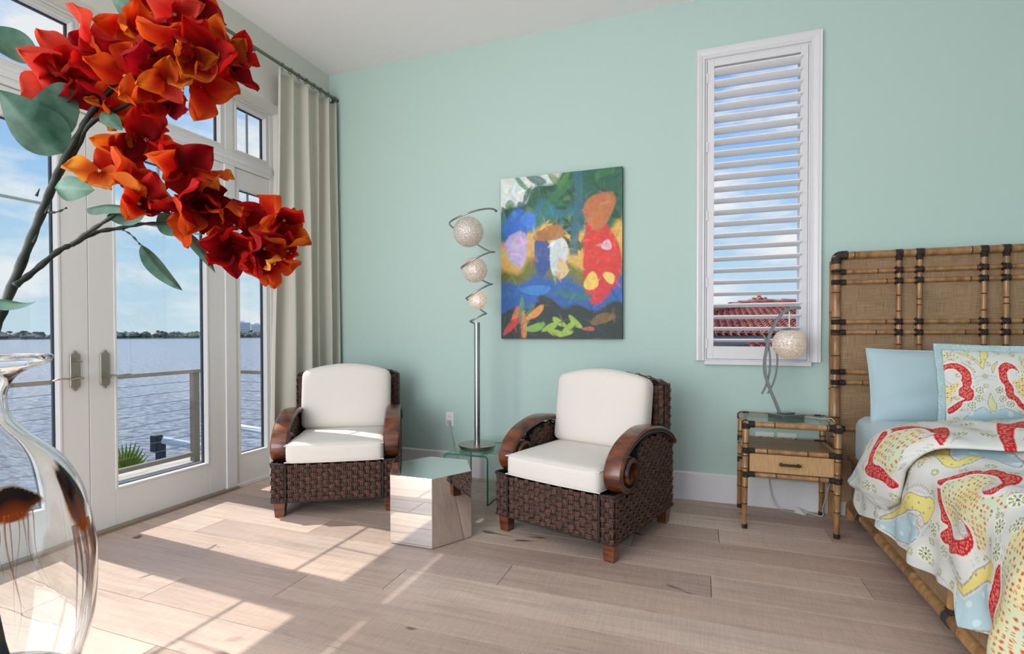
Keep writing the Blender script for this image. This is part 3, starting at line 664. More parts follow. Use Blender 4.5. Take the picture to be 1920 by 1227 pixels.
def make_chair():
    t = empty('woven_armchair')
    W, D, hb = .395, .80, .10
    # legs
    for sx in (-1, 1):
        for y0 in (.008, D-.085):
            m = MB(); x = sx*(W-.045)
            V = []
            for z, hw in ((hb+.02, .038), (0, .029)):
                V += [(x-hw, y0+.04-hw, z), (x+hw, y0+.04-hw, z), (x+hw, y0+.04+hw, z), (x-hw, y0+.04+hw, z)]
            m.add(V, [(0, 1, 2, 3), (7, 6, 5, 4)]+[(i, (i+1) % 4, 4+(i+1) % 4, 4+i) for i in range(4)])
            m.build('leg', 'arm_wood', t, bevel=.003)
    # body carcass (dark, behind the weave)
    c = MB(); c.box(-W+.004, W-.004, .006, D-.006, hb, .335); body = c.build('body', 'wicker_back', t, bevel=.004)
    # woven faces
    aw = .088
    m = MB(); weave(m, lambda u, v, h: (-W+aw+.006+u, .004-h, hb+.004+v), 2*(W-aw)-.012, .238); tag(m.build('front_weave', 'wicker', t, fixn=False, smooth='all'), kind='stuff')
    for sx in (-1, 1):
        m = MB(); x0 = -W+.002 if sx < 0 else W-aw+.004
        weave(m, lambda u, v, h: (x0+u, .004-h, hb+.004+v), aw-.006, .245, cw=.0273); tag(m.build('arm_post_weave', 'wicker', t, fixn=False, smooth='all'), kind='stuff')
    for sx in (-1, 1):
        for x in (W-aw,):
            m = braid([(sx*x, -.004, hb+.004), (sx*x, -.004, .34)], .0075); m.build('braid_trim', 'braid', t, smooth='all')
        m = braid([(sx*(W-aw), -.002, .346), (sx*(W-.02), -.004, .352), (sx*(W+.002), .004, .352), (sx*(W+.003), .05, .352), (sx*(W+.002), .11, .34)], .009); m.build('braid_trim', 'braid', t, smooth='all')
        m = braid([(sx*W, .0, hb+.004), (sx*W, D*.5, hb+.002), (sx*W, D, hb+.004)], .006); m.build('braid_trim', 'braid', t, smooth='all')
    m = braid([(-W, 0, hb+.003), (0, -.002, hb+.001), (W, 0, hb+.003)], .006); m.build('braid_trim', 'braid', t, smooth='all')
    # side panels under the arms
    arch = [(.0, .345), (.19, .33), (.262, .36), (.282, .43), (.262, .53), (.336, .585), (.463, .605), (.629, .575), (.72, .53), (.80, .50)]
    def top(y):
        for (a, za), (b, zb) in zip(arch[:-1], arch[1:]):
            if a <= y <= b: return za+(zb-za)*(y-a)/max(b-a, 1e-6)
        return .5
    ys = [i*D/40 for i in range(41)]
    for sx in (-1, 1):
        pm = MB(); xi, xo = sx*(W-.05), sx*(W-.004)
        poly = [(y, top(y)-.004) for y in ys]+[(D, .30), (0, .30)]
        pm.prism(poly, xi, xo, axes=(1, 2, 0)); pm.build('arm_panel', 'wicker_back', t)
        m = MB(); weave(m, lambda u, v, h: (sx*(W-.003+h), .002+u, hb+.004+v), D-.004, .512, mask=lambda u, v: v+hb+.004 < top(u)-.002)
        tag(m.build('side_weave', 'wicker', t, fixn=False, smooth='all'), kind='stuff')
        m = MB(); weave(m, lambda u, v, h: (sx*(W-.050-h), .002+u, .34+v), .66, .26, mask=lambda u, v: v+.35 < top(u)-.002 and u > .27)
        tag(m.build('inner_side_weave', 'wicker', t, fixn=False, smooth='all'), kind='stuff')
        # scrolled wooden arm: band swept along the arch, curling into a volute
        path = [(.815, .508), (.76, .555), (.687, .588), (.60, .617), (.517, .630), (.43, .638), (.36, .636), (.287, .622), (.21, .600), (.15, .572), (.10, .535), (.066, .49), (.052, .445), (.062, .40), (.098, .367), (.15, .351), (.20, .357), (.242, .39), (.258, .435), (.243, .482), (.205, .508), (.165, .505), (.132, .478), (.120, .44), (.130, .405), (.158, .392), (.182, .410), (.182, .438)]
        P = [Vector((0, a, b)) for a, b in path]; P = catmull(P, 5); n = len(P)
        V = []; hw = .050; xc = sx*(W-.036)
        sec = lambda th: [(-hw, -th), (-hw-.004, -th*.3), (-hw-.004, th*.4), (-hw+.006, th), (-hw*.4, th*1.12), (hw*.4, th*1.12), (hw-.006, th), (hw+.004, th*.4), (hw+.004, -th*.3), (hw, -th)]
        m = MB(); ns = 10
        for i, p in enumerate(P):
            T = (P[min(i+1, n-1)]-P[max(i-1, 0)]).normalized(); nr = Vector((0, -T.z, T.y))
            if i == 0: pass
            tt = i/(n-1); th = .017 if tt < .55 else .017-.008*(tt-.55)/.45
            for dx, dn in sec(th):
                q = p-nr*dn if False else p+nr*(-dn); V.append((xc+dx, q.y, q.z))
        F = [(i*ns+k, (i+1)*ns+k, (i+1)*ns+(k+1) % ns, i*ns+(k+1) % ns) for i in range(n-1) for k in range(ns)]
        m.add(V, F+[tuple(range(ns)), tuple((n-1)*ns+k for k in range(ns))])
        # dark edges: faces on the flanks use the edge material
        m.I = [1 if (f[1]-f[0] == ns and (f[0] % ns in (0, 1, 7, 8))) else 0 for f in m.F]
        m.build('arm', ['arm_wood', 'arm_edge'], t, smooth=True)
        m = braid([(sx*(W+.002), .285, .45), (sx*(W+.004), .268, .53), (sx*(W+.004), .336, .592), (sx*(W+.004), .463, .612), (sx*(W+.004), .629, .58), (sx*(W+.003), .78, .512)], .0055); m.build('braid_trim', 'braid', t, smooth='all')
    # woven back shell with arched top
    def bt(x): return .868+.065*math.cos(x/W*math.pi/2)**.8 if abs(x) < W else .868
    bw = .378
    xs = [-bw+2*bw*i/30 for i in range(31)]
    poly = [(x, bt(x)-.006) for x in xs]+[(bw, .30), (-bw, .30)]
    m = MB(); m.prism(poly, D-.105, D-.012, axes=(0, 2, 1)); back = m.build('back_shell', 'wicker_back', t, bevel=.006)
    m = MB(); weave(m, lambda u, v, h: (bw-u, D-.011+h, hb+.02+v), 2*bw, .82, mask=lambda u, v: v+hb+.03 < bt(bw-u)); tag(m.build('back_weave', 'wicker', t, fixn=False, smooth='all'), kind='stuff')
    m = MB(); weave(m, lambda u, v, h: (-bw+u, D-.106-h, .46+v), 2*bw, .46, mask=lambda u, v: v+.475 < bt(-bw+u)); tag(m.build('inner_back_weave', 'wicker', t, fixn=False, smooth='all'), kind='stuff')
    for sx in (-1, 1):
        m = MB(); weave(m, lambda u, v, h: (sx*(bw+.001+h), D-.107+u, .50+v), .096, .375, cw=.032); tag(m.build('back_edge_weave', 'wicker', t, fixn=False, smooth='all'), kind='stuff')
    # arched rim of the back
    L = 0; X = [-bw+2*bw*i/60 for i in range(61)]
    def rim(u, v, h):
        x = -bw+u; s = .02; sl = (bt(min(bw, x+s))-bt(max(-bw, x-s)))/(2*s); nx, nz = -sl, 1; l = math.hypot(nx, nz); return (x+nx/l*h, D-.107+v, bt(x)-.005+nz/l*h)
    m = MB(); weave(m, rim, 2*bw, .096, rh=.032); tag(m.build('back_rim_weave', 'wicker', t, fixn=False, smooth='all'), kind='stuff')
    # cushions
    def seatf(p, h):
        k = 1-(p.x/h.x)**2*.9; q = 1-(p.y/h.y)**2*.9
        if p.z > 0: p.z += .012*k*q
        p.y -= .010*max(0, 1-(p.x/h.x)**2)*(1 if p.y < 0 else 0); return p
    m = MB(); rounded_box(m, 0, .305, .4135, .618, .64, .132, .032, 12, seatf); me = weld(m.mesh('seat_cushion', 'cushion', smooth='all')); sc_ = obj('seat_cushion', me, t)
    for zz in (.468, .360):
        ring = [(-.292, -.006, zz), (.292, -.006, zz)]
        pp = MB().tube(catmull([(-.306, .30, zz), (-.306, .02, zz), (-.285, -.008, zz), (0, -.020, zz), (.285, -.008, zz), (.306, .02, zz), (.306, .30, zz)], 8), .0035, 6); pp.build('piping', 'cushion', sc_, smooth='all')
    bh = .46
    def backf(p, h):
        x = p.x/h.x; k = 1-x*x
        if p.z > 0: p.z += (.055*math.cos(x*math.pi/2)-.02)*(p.z/h.z)
        puff = .028*(1-x**4)*(1-(p.z/(h.z+.04))**4)
        if p.y < 0: p.y -= max(0, puff)
        return p
    m = MB(); rounded_box(m, 0, 0, 0, .655, .135, bh, .05, 13, backf); me = weld(m.mesh('back_cushion', 'cushion', smooth='all')); o = obj('back_cushion', me, t, (0, .60, .70)); o.rotation_euler.x = math.radians(-9)
    return t
ch = make_chair(); ch.location = (-.7725+.0, 2.782, 0); ch.rotation_euler.z = math.radians(-18.3)
tag(ch, 'dark woven armchair with cream cushions and scrolled wood arms, right of the mirrored stool', 'armchair', 'woven armchairs')
ch2 = copy_tree(ch); ch2.location = (-2.243, 2.793, 0); ch2.rotation_euler.z = math.radians(30)
tag(ch2, 'dark woven armchair with cream cushions in the sun beside the curtain', 'armchair', 'woven armchairs')

# ------------------------------------------------------------------ mirrored hexagonal stool
hx = empty('mirrored_stool', (-1.511, 2.752, 0), label='hexagonal mirror-polished steel stool between the armchairs', cat='stool')
R = .267; pts = [(R*math.cos(math.radians(60*k)), R*math.sin(math.radians(60*k))) for k in range(6)]
MB().prism(pts, .004, .3915, axes=(0, 1, 2)).build('drum', 'mirror_steel', hx, bevel=.0012, seg=2)
MB().prism([(x*.97, y*.97) for x, y in pts], 0, .004, axes=(0, 1, 2)).build('foot_pad', 'slot_dark', hx)

# ------------------------------------------------------------------ bent glass side table
gt = empty('glass_table', (-1.53, 3.52, 0), label='low bent clear glass side table under the globe lamp', cat='table')
zt, th = .345, .012; hw, r = .172, .03
def sect(off):
    P = [(-hw+off, .0)]
    rr_ = r-off
    P += [(-hw+r-rr_*math.cos(a), zt-r+rr_*math.sin(a)) for a in [math.pi/2*i/6 for i in range(7)]]
    P += [(hw-r+rr_*math.sin(a), zt-r+rr_*math.cos(a)) for a in [math.pi/2*i/6 for i in range(7)]]
    P += [(hw-off, 0)]; return P
po, pi_ = sect(0), sect(th); n = len(po)
m = MB(); V = []
for y in (-.23, .23):
    V += [(x, y, z) for x, z in po]+[(x, y, z) for x, z in pi_]
N2 = 2*n
F = []; I = []
for i in range(n-1):
    F += [(i, i+1, N2+i+1, N2+i), (n+i, N2+n+i, N2+n+i+1, n+i+1)]; I += [0, 0]
    F += [(i, n+i, n+i+1, i+1), (N2+i, N2+i+1, N2+n+i+1, N2+n+i)]; I += [1, 1]
F += [(0, N2, N2+n, n), (n-1, n+n-1, N2+n+n-1, N2+n-1)]; I += [1, 1]
m.V = V; m.F = F; m.I = I; m.build('bent_pane', ['table_glass', 'glass_edge'], gt, smooth=True)

# ------------------------------------------------------------------ floor lamp on the glass table
LZ = .3455
lp = empty('globe_lamp', (-1.532, 3.50, LZ), label='brushed steel lamp with three crinkled wire globes in a spiral', cat='lamp')
m = MB(); m.lathe([(0, 0), (.125, 0), (.128, .004), (.132, .012), (.140, .028), (.140, .031), (.02, .036), (0, .036)], 48); m.build('base', 'nickel', lp, smooth=True)
MB().tube([(0, 0, .034), (0, 0, 1.275-LZ)], .0215, 24).build('pole', 'brushed_steel', lp, smooth=True)
rx = Vector((CR.x, CR.y, 0)).normalized(); fx = Vector((-rx.y, rx.x, 0)); u_ = .00165
ext = [(-6, 566), (-31, 560), (42, 525), (-48, 458), (69, 393), (-70, 322), (80, 250), (-121, 125), (85, 65)]
path = []
zc = lambda y: 1.942-(y-159)*.001644-LZ
for (xa, ya), (xb, yb), k in zip(ext[1:-1], ext[2:], range(9)):
    front = (xb > xa)
    for i in range(16):
        t = i/16; c = (xa+xb)/2; r_ = (xb-xa)/2; a = math.pi*t
        xx = c-r_*math.cos(a); yy = abs(r_)*math.sin(a)*(-1 if front else 1)
        zz = zc(ya+(yb-ya)*(t-.12*math.sin(2*math.pi*t)))
        path.append(rx*(xx*u_)+fx*(yy*u_)+Vector((0, 0, zz)))
path.append(rx*(85*u_)+Vector((0, 0, zc(65))))
path = [Vector((0, 0, 1.262-LZ)), rx*(-.02)+Vector((0, 0, 1.268-LZ))]+path
m = MB(); m.tube(path, .0065, 8); m.build('spiral_wire', 'brushed_steel', lp, smooth='all')
m = MB(); e_ = path[-1]; m.lathe([(0, -.012), (.009, -.008), (.012, 0), (.009, .008), (0, .012)], 12, c=e_); m.build('end_ball', 'brushed_steel', lp, smooth='all')
def globe(c, r, parent, watts):
    m = MB(); seg = 40; pr = [(r*math.sin(math.pi*j/24), -r*math.cos(math.pi*j/24)) for j in range(25)]; m.lathe(pr, seg, c); g = m.build('wire_globe', 'wire_mesh', parent, smooth='all', fixn=False)
    m = MB(); m.lathe([(0, -.026), (.010, -.020), (.013, -.005), (.010, .012), (.006, .03), (0, .032)], 14, c); m.build('bulb', 'bulb_glow', g, smooth='all')
    l = bpy.data.lights.new('bulb_light', 'POINT'); l.energy = watts; l.color = (1, .72, .45); l.shadow_soft_size = .015
    o = bpy.data.objects.new('bulb_light', l); COL.objects.link(o); o.parent = g; o.location = c
    return g
for dx, z, r_ in ((-.062, 1.942, .112), (-.017, 1.661, .094), (.006, 1.438, .068)): globe(tuple(rx*dx+Vector((0, 0, z-LZ))), r_, lp, .22)

# ------------------------------------------------------------------ canvas on the wall (plain abstract stand-in)
pc = empty('canvas_painting', (-1.005, YB-.02, 1.788), label='large colourful abstract canvas hanging above the globe lamp', cat='painting')
PWD, PHT = .958, 1.274
nx_, nz_ = 190, 252
uu, vv = np.meshgrid(np.linspace(0, 1, nx_), np.linspace(0, 1, nz_), indexing='ij')
C_ = np.zeros((nx_, nz_, 3))
def L3(*a): return np.array(lin(*a)[:3])
wob = .035*np.sin(uu*9+1.3)+.02*np.sin(uu*23+vv*11)+.012*np.sin(vv*31+uu*7)
vw = vv+wob
def blend(mask, col, k=1): 
    global C_
    mk = np.clip(mask, 0, 1)[..., None]*k; C_ = C_*(1-mk)+np.array(col)*mk
def sm(x, w): return np.clip(x/w+.5, 0, 1)
C_[:] = L3(22, 44, 40)
blend(sm(vw-.20, .02), L3(34, 96, 168)); blend(sm(vw-.36, .05), L3(112, 116, 48)); blend(sm(vw-.45, .05), L3(222, 178, 84)); blend(sm(vw-.66, .04), L3(66, 112, 82)); blend(sm(vw-.78+.12*np.clip(uu, 0, 1), .05), L3(40, 96, 74))
blend(sm(vw-.86-.5*uu**2+.02, .03)*sm(.62-uu, .1), L3(214, 224, 220)); blend(sm(.07-np.abs(vw-.72), .03)*sm(.7-uu, .1), L3(48, 124, 150), .8)
def ell(cx, cy, rx_, ry_, col, ang=0, k=.95, w=.12):
    dx, dy = uu-cx, vv-cy; ca, sa = math.cos(ang), math.sin(ang); a = (dx*ca+dy*sa)/rx_; b = (-dx*sa+dy*ca)/ry_
    blend(sm(1-np.sqrt(a*a+b*b)+.10*np.sin(np.arctan2(b, a)*3+cx*40), w), col, k)
r5 = random.Random(11)
for i in range(34): ell(r5.uniform(.05, .95), r5.uniform(.70, .98), r5.uniform(.04, .10), r5.uniform(.012, .03), L3(*r5.choice([(20, 70, 50), (58, 120, 74), (30, 92, 88), (88, 136, 70)])), r5.uniform(-1, 1), .8)
for i in range(18): ell(r5.uniform(.3, .7), r5.uniform(.55, .72), r5.uniform(.03, .06), r5.uniform(.01, .02), L3(*r5.choice([(22, 60, 44), (44, 92, 66)])), r5.uniform(-1.4, 1.4), .85)
blend(sm(.035-np.abs(uu-.64-.02*np.sin(vv*9)), .01)*sm(vv-.5, .02), L3(52, 108, 122), .9)
ell(.13, .70, .11, .10, L3(46, 110, 206), .4); ell(.14, .56, .10, .11, L3(196, 178, 220), .1); ell(.24, .73, .07, .05, L3(70, 132, 220), -.3)
ell(.36, .51, .075, .13, L3(30, 76, 150), .1); ell(.49, .51, .075, .12, L3(206, 220, 220), -.1); ell(.42, .64, .13, .045, L3(180, 116, 62), .1); ell(.52, .42, .05, .06, L3(228, 192, 140))
ell(.83, .46, .15, .25, L3(218, 44, 40), .03, .97, .06); ell(.82, .76, .13, .10, L3(196, 116, 66), .5); ell(.76, .34, .06, .05, L3(236, 204, 96), .6); ell(.90, .36, .05, .03, L3(232, 210, 110), -.5); ell(.88, .55, .04, .03, L3(232, 190, 200))
ell(.30, .30, .13, .03, L3(52, 132, 206)); ell(.62, .26, .16, .025, L3(44, 112, 120), -.1)
for cx, cy, a, c in ((.12, .13, 1.1, (226, 120, 62)), (.18, .17, 1.5, (92, 140, 92)), (.24, .14, 1.0, (70, 120, 84)), (.30, .16, .5, (232, 150, 72)), (.09, .08, .6, (196, 50, 56)), (.20, .08, 1.6, (214, 132, 70)), (.30, .07, .2, (128, 176, 80))): ell(cx, cy, .085, .025, L3(*c), a, .95, .2)
for cx, cy, a in ((.42, .07, .3), (.50, .10, -.4), (.58, .07, .5), (.46, .04, -.2), (.55, .035, .2), (.63, .10, -.6)): ell(cx, cy, .065, .02, L3(158, 188, 72), a, .95, .2)
ell(.85, .12, .10, .03, L3(126, 96, 52), .2); ell(.74, .06, .05, .012, L3(196, 92, 60))
for i in range(420):
    cx, cy = r5.random(), r5.random(); ia, ib = int(cx*(nx_-1)), int(cy*(nz_-1)); c = C_[ia, ib]*np.array([r5.uniform(.6, 1.5), r5.uniform(.7, 1.4), r5.uniform(.6, 1.5)])+r5.uniform(-.02, .05)
    ell(cx, cy, r5.uniform(.02, .05), r5.uniform(.004, .011), np.clip(c, 0, 1), r5.uniform(-1.6, 1.6), .55, .5)
m = MB(); m.V = [((a-.5)*PWD, -.021, (b-.5)*PHT) for a in np.linspace(0, 1, nx_) for b in np.linspace(0, 1, nz_)]
m.F = [(i*nz_+j, (i+1)*nz_+j, (i+1)*nz_+j+1, i*nz_+j+1) for i in range(nx_-1) for j in range(nz_-1)]; m.I = [0]*len(m.F)
cc = np.ones((nx_*nz_, 4)); cc[:, :3] = np.clip(C_.reshape(-1, 3), 0, 1)
m.build('painted_face', 'canvas_paint', pc, cols=cc, fixn=False)
MB().box(-PWD/2, PWD/2, -.0205, .018, -PHT/2, PHT/2).build('stretcher', 'canvas_edge', pc)

# ------------------------------------------------------------------ curtain and rod
rd = empty('curtain_rod', (-3.085, 3.3, 3.309), label='grey metal curtain rod above the glazed doors', cat='curtain rod')
P = catmull([(0, -5.0, 0), (0, -2, 0), (0, .40, 0), (0, .52, 0), (-.012, .565, -.01), (-.05, .58, -.03), (-.09, .585, -.03)], 8)
MB().tube(P, .0125, 12).build('rod', 'rod_grey', rd, smooth='all')
MB().box(-.092, -.008, -.33, -.30, -.012, .022).build('bracket', 'rod_grey', rd, bevel=.003)
def curtain():
    c = empty('curtain', (-3.08, 3.5, 0), label='pale sage floor-length curtain gathered in the corner', cat='curtain')
    nu, nv = 220, 40
    def f(u, v):
        z = 3.262-v*(3.262-.022)
        k = min(1, v*3); sp_ = 1+.10*v
        y = 3.180-3.5+(.700*u)*1.0-.02*v*(1-u)
        ph = u*math.pi*2*5.1+.9*math.sin(u*8+.7)+.35*math.sin(u*21)+.3*v*math.sin(u*13)
        amp = (.040+.012*math.sin(u*17+1))*(.75+.35*v)
        xx = amp*math.sin(ph)-.006+.012*v
        y += .018*math.cos(ph*1.0+.6)*(1-.3*v)+.006*math.sin(v*7+u*11)
        xx += .010*math.sin(v*5+u*23)*v-.115*v*max(0, 1-u*3.2)**1.5
        return (xx, y, z+.004*math.sin(ph))
    m = MB(); m.grid(f, nu, nv); me = m.mesh('panel', 'curtain', smooth='all', fixn=False); o = obj('panel', me, c)
    s = o.modifiers.new('thickness', 'SOLIDIFY'); s.thickness = .004; s.offset = 0
    hm = MB()
    for uu_, vv_ in ((0, 0),): pass
    return c
curtain()
tor = MB(); seg = 20
tor.grid(lambda a, b: ((.021+.0028*math.cos(2*math.pi*b))*math.cos(2*math.pi*a), .0028*math.sin(2*math.pi*b), (.021+.0028*math.cos(2*math.pi*b))*math.sin(2*math.pi*a)), seg, 6, True, True); tm = tor.mesh('ring', 'rod_grey', smooth='all')
ckm = MB().tube([(0, 0, -.018), (0, 0, -.030), (.004, .006, -.036), (0, .0, -.044)], .002, 6).mesh('clip', 'rod_grey')
for i in range(8):
    r_ = tag(obj('curtain_ring', tm, None, (-3.085, 3.245+.088*i, 3.3045)), '%s small curtain ring on the rod, counted from the window side' % ('first', 'second', 'third', 'fourth', 'fifth', 'sixth', 'seventh', 'eighth')[i], 'ring', 'curtain rings'); r_.rotation_euler.z = .2*math.sin(i*2.1)
    obj('clip', ckm, r_)

# ------------------------------------------------------------------ wall outlets and cords
def outlet(x, z, label, wide=False):
    o = empty('wall_outlet', (x, YB, z), label=label, cat='outlet')
    MB().box(-.036, .036, -.006, 0, -.058, .058).build('plate', 'plastic_white', o, bevel=.002)
    for dz in (-.022, .022):
        s = MB(); s.lathe([(0, -.001), (.016, -.001), (.016, .001), (0, .001)], 16); s.V = [(a, -.0065-c*.8, dz+b) for a, b, c in s.V]; q = s.build('socket', 'plastic_white', o)
        k = MB(); k.box(-.007, -.005, -.0085, -.0070, dz-.005, dz+.006); k.box(.005, .007, -.0085, -.0070, dz-.005, dz+.006); k.build('slot', 'slot_dark', q)
    return o
outlet(-1.964, .471, 'white wall outlet between the armchairs')
for x, l in ((.435, 'white wall outlet behind the nightstand, nearer the lamp base'), (.57, 'white wall outlet behind the nightstand, nearer the bed')):
    o = outlet(x, .478, l); o.rotation_euler.y = math.pi/2
m = MB(); m.box(-1.978, -1.95, 3.885, 3.912, .436, .462); m.tube(catmull([(-1.962, 3.888, .437), (-1.95, 3.882, .40), (-1.93, 3.885, .30), (-1.90, 3.88, .20), (-1.84, 3.87, .10), (-1.78, 3.80, .012), (-1.70, 3.72, .008)], 8), .003, 6)
tag(m.build('lamp_cord', 'cord_clear', smooth=True), 'thin pale cord plugged in the outlet between the armchairs', 'cord')
# ------------------------------------------------------------------ bamboo joinery helpers
def bamboo(name, p0, p1, r, parent, nodes=(), origin=(0, 0, 0), wob=.02, taper=1.0):
    """one pole with swollen dark joints"""
    p0, p1, O = Vector(p0), Vector(p1), Vector(origin); L_ = (p1-p0).length; m = MB()
    pts = [(0, 1, 0), (1, 1, 0)]
    for q in nodes:
        a = q; w = .0036/L_
        pts += [(a-2.2*w, 1.0, 0), (a-w, 1.08, 1), (a-.25*w, .97, 1), (a+.25*w, .97, 1), (a+w, 1.08, 1), (a+2.2*w, 1.0, 0)]
    pts = sorted(p for p in pts if -1e-9 <= p[0] <= 1+1e-9)
    path = [p0.lerp(p1, p[0])-O for p in pts]; rad = [r*p[1]*(1+(taper-1)*p[0]) for p in pts]; seg = 14
    m.tube(path, rad, seg)
    for i in range(len(pts)-1):
        if pts[i][2] and pts[i+1][2]:
            for k in range(seg): m.I[i*seg+k] = 1
    o = m.build(name, ['bamboo', 'bamboo_node'], parent, smooth=True); return o
def wrap(p0, p1, r, parent, origin=(0, 0, 0), name='leather_wrap'):
    """bound joint: turns of dark lacing"""
    p0, p1, O = Vector(p0), Vector(p1), Vector(origin); n = max(3, int((p1-p0).length/.007)); P = []; Rr = []
    for i in range(n):
        for t, k in ((.0, .93), (.3, 1.04), (.7, 1.04), (1.0, .93)): P.append(p0.lerp(p1, (i+t*.98)/n)-O); Rr.append(r*k)
    return MB().tube(P, Rr, 14).build(name, 'leather_wrap', parent, smooth=True)
def cross_wrap(c, r, parent, origin=(0, 0, 0)):
    m = MB(); c = Vector(c)-Vector(origin)
    for s in (-1, 1):
        for k in (-.5, .5):
            d = Vector((r*1.25, 0, s*r*1.25)); q = Vector((k*r*.6, 0, -s*k*r*.6))
            m.tube(catmull([c-d+q+Vector((0, .008, 0)), c-d*.55+q+Vector((0, -r*1.05, 0)), c+q+Vector((0, -r*1.35, 0)), c+d*.55+q+Vector((0, -r*1.05, 0)), c+d+q+Vector((0, .008, 0))], 4), r*.42, 7)
    return m.build('leather_wrap', 'leather_wrap', parent, smooth=True)

# ------------------------------------------------------------------ bed
bed = empty('bamboo_bed', (1.652, 2.85, 0), label='bamboo framed bed with woven raffia headboard and side panel', cat='bed')
BO = Vector((1.652, 2.85, 0))
hb = MB().box(.862-BO.x, 2.445-BO.x, 3.862-BO.y, 3.885-BO.y, .10, 1.675).build('headboard_panel', 'raffia', bed)
HY = 3.850
hp = lambda *a, **k: bamboo(*a, parent=hb, origin=BO, **k)
for x in (.839, 2.466):
    hp('post', (x, HY, .0), (x, HY, 1.69), .0255, nodes=(.10, .22, .31, .385, .50, .62, .70, .765, .86, .93))
    if x < 1: hp('post', (x-.012, HY+.034, .0), (x-.012, HY+.034, 1.66), .018, nodes=(.2, .5, .8))
hp('top_rail', (.839, HY, 1.690), (2.466, HY, 1.690), .0235, nodes=(.06, .285, .43, .63, .80, .95))
cx_ = MB(); P = catmull([Vector((.839, HY, 1.60))-BO, Vector((.839, HY, 1.66))-BO, Vector((.848, HY, 1.684))-BO, Vector((.872, HY, 1.692))-BO, Vector((.93, HY, 1.692))-BO], 6)
for x, s in ((.839, 1), (2.466, -1)):
    pp = [Vector((x, HY, 1.638)), Vector((x, HY, 1.665)), Vector((x+s*.008, HY, 1.684)), Vector((x+s*.026, HY, 1.692)), Vector((x+s*.062, HY, 1.692))]
    pp = [p-BO for p in catmull(pp, 5)]; MB().tube(pp, [.0285*(1+.04*math.sin(i*2.4)) for i in range(len(pp))], 14).build('leather_wrap', 'leather_wrap', hb, smooth=True)
hz = [1.585, 1.519, 1.264, 1.198, .943, .875, .576]
vx = [1.177, 1.282, 1.6005, 1.7055, 2.022, 2.127]
rr = random.Random(5)
for i, z in enumerate(hz):
    hp('cross_bar', (.855, HY+.002, z), (2.45, HY+.002, z), .0145, nodes=sorted([.07+.10*rr.random(), .26+.03*rr.random(), .40+.06*rr.random(), .57+.05*rr.random(), .74+.06*rr.random(), .9]))
    for x, s in ((.839, 1), (2.466, -1)):
        wrap((x, HY, z-.017), (x, HY, z+.017), .0275, hb, BO); wrap((x+s*.022, HY+.001, z), (x+s*.055, HY+.001, z), .018, hb, BO)
for i, x in enumerate(vx):
    hp('upright_bar', (x, HY-.008, .45), (x, HY-.008, 1.672), .0142, nodes=(.15, .36, .55, .72+.03*(i % 2), .80-.02*(i % 2), .93))
    wrap((x-.020, HY, 1.690), (x+.020, HY, 1.690), .0252, hb, BO); wrap((x, HY-.008, 1.645), (x, HY-.008, 1.676), .0175, hb, BO)
    for z in hz[:4]: cross_wrap((x, HY-.006, z), .0138, hb, BO)
# side rail with woven panel
rl_ = MB().box(.928-BO.x, .950-BO.x, 1.70-BO.y, 3.83-BO.y, .09, .40).build('side_panel', 'raffia', bed)
MB().box(2.355-BO.x, 2.377-BO.x, 1.70-BO.y, 3.83-BO.y, .09, .40).build('side_panel', 'raffia', bed)
for x in (.928, 2.377):
    bamboo('lower_rail', (x, 1.66, .088), (x, 3.84, .088), .029, bed, nodes=(.31, .52, .74, .9), origin=BO); bamboo('upper_rail', (x, 1.66, .395), (x, 3.84, .395), .022, bed, nodes=(.2, .45, .7), origin=BO)
    for y in (3.58, 2.433, 1.70):
        bamboo('upright', (x, y, .088), (x, y, .40), .020, bed, nodes=(.55,), origin=BO)
        wrap((x, y-.022, .088), (x, y+.022, .088), .032, bed, BO); wrap((x-.001, y, .108), (x-.001, y, .135), .0235, bed, BO)
for x in (.928, 2.377):
    for y in (1.70, 3.84): MB().tube([Vector((x, y, 0))-BO, Vector((x, y, .08))-BO], .03, 12).build('foot', 'bamboo', bed)
bamboo('foot_rail', (.928, 1.69, .088), (2.377, 1.69, .088), .027, bed, nodes=(.3, .6), origin=BO)
MB().box(.93-BO.x, 2.375-BO.x, 1.70-BO.y, 1.722-BO.y, .09, .40).build('foot_panel', 'raffia', bed)
# mattress in fitted sheet
def mf(p, h):
    if p.z > 0: p.z += .010*(1-(p.x/h.x)**2)*(1-(p.y/h.y)**2)
    return p
m = MB(); rounded_box(m, 1.652, 2.79, .50, 1.45, 2.04, .362, .075, 16, mf)
mt = tag(obj('mattress', weld(m.mesh('mattress', 'sheet_blue', smooth='all'))), 'mattress in a pale blue fitted sheet on the bamboo bed', 'mattress')

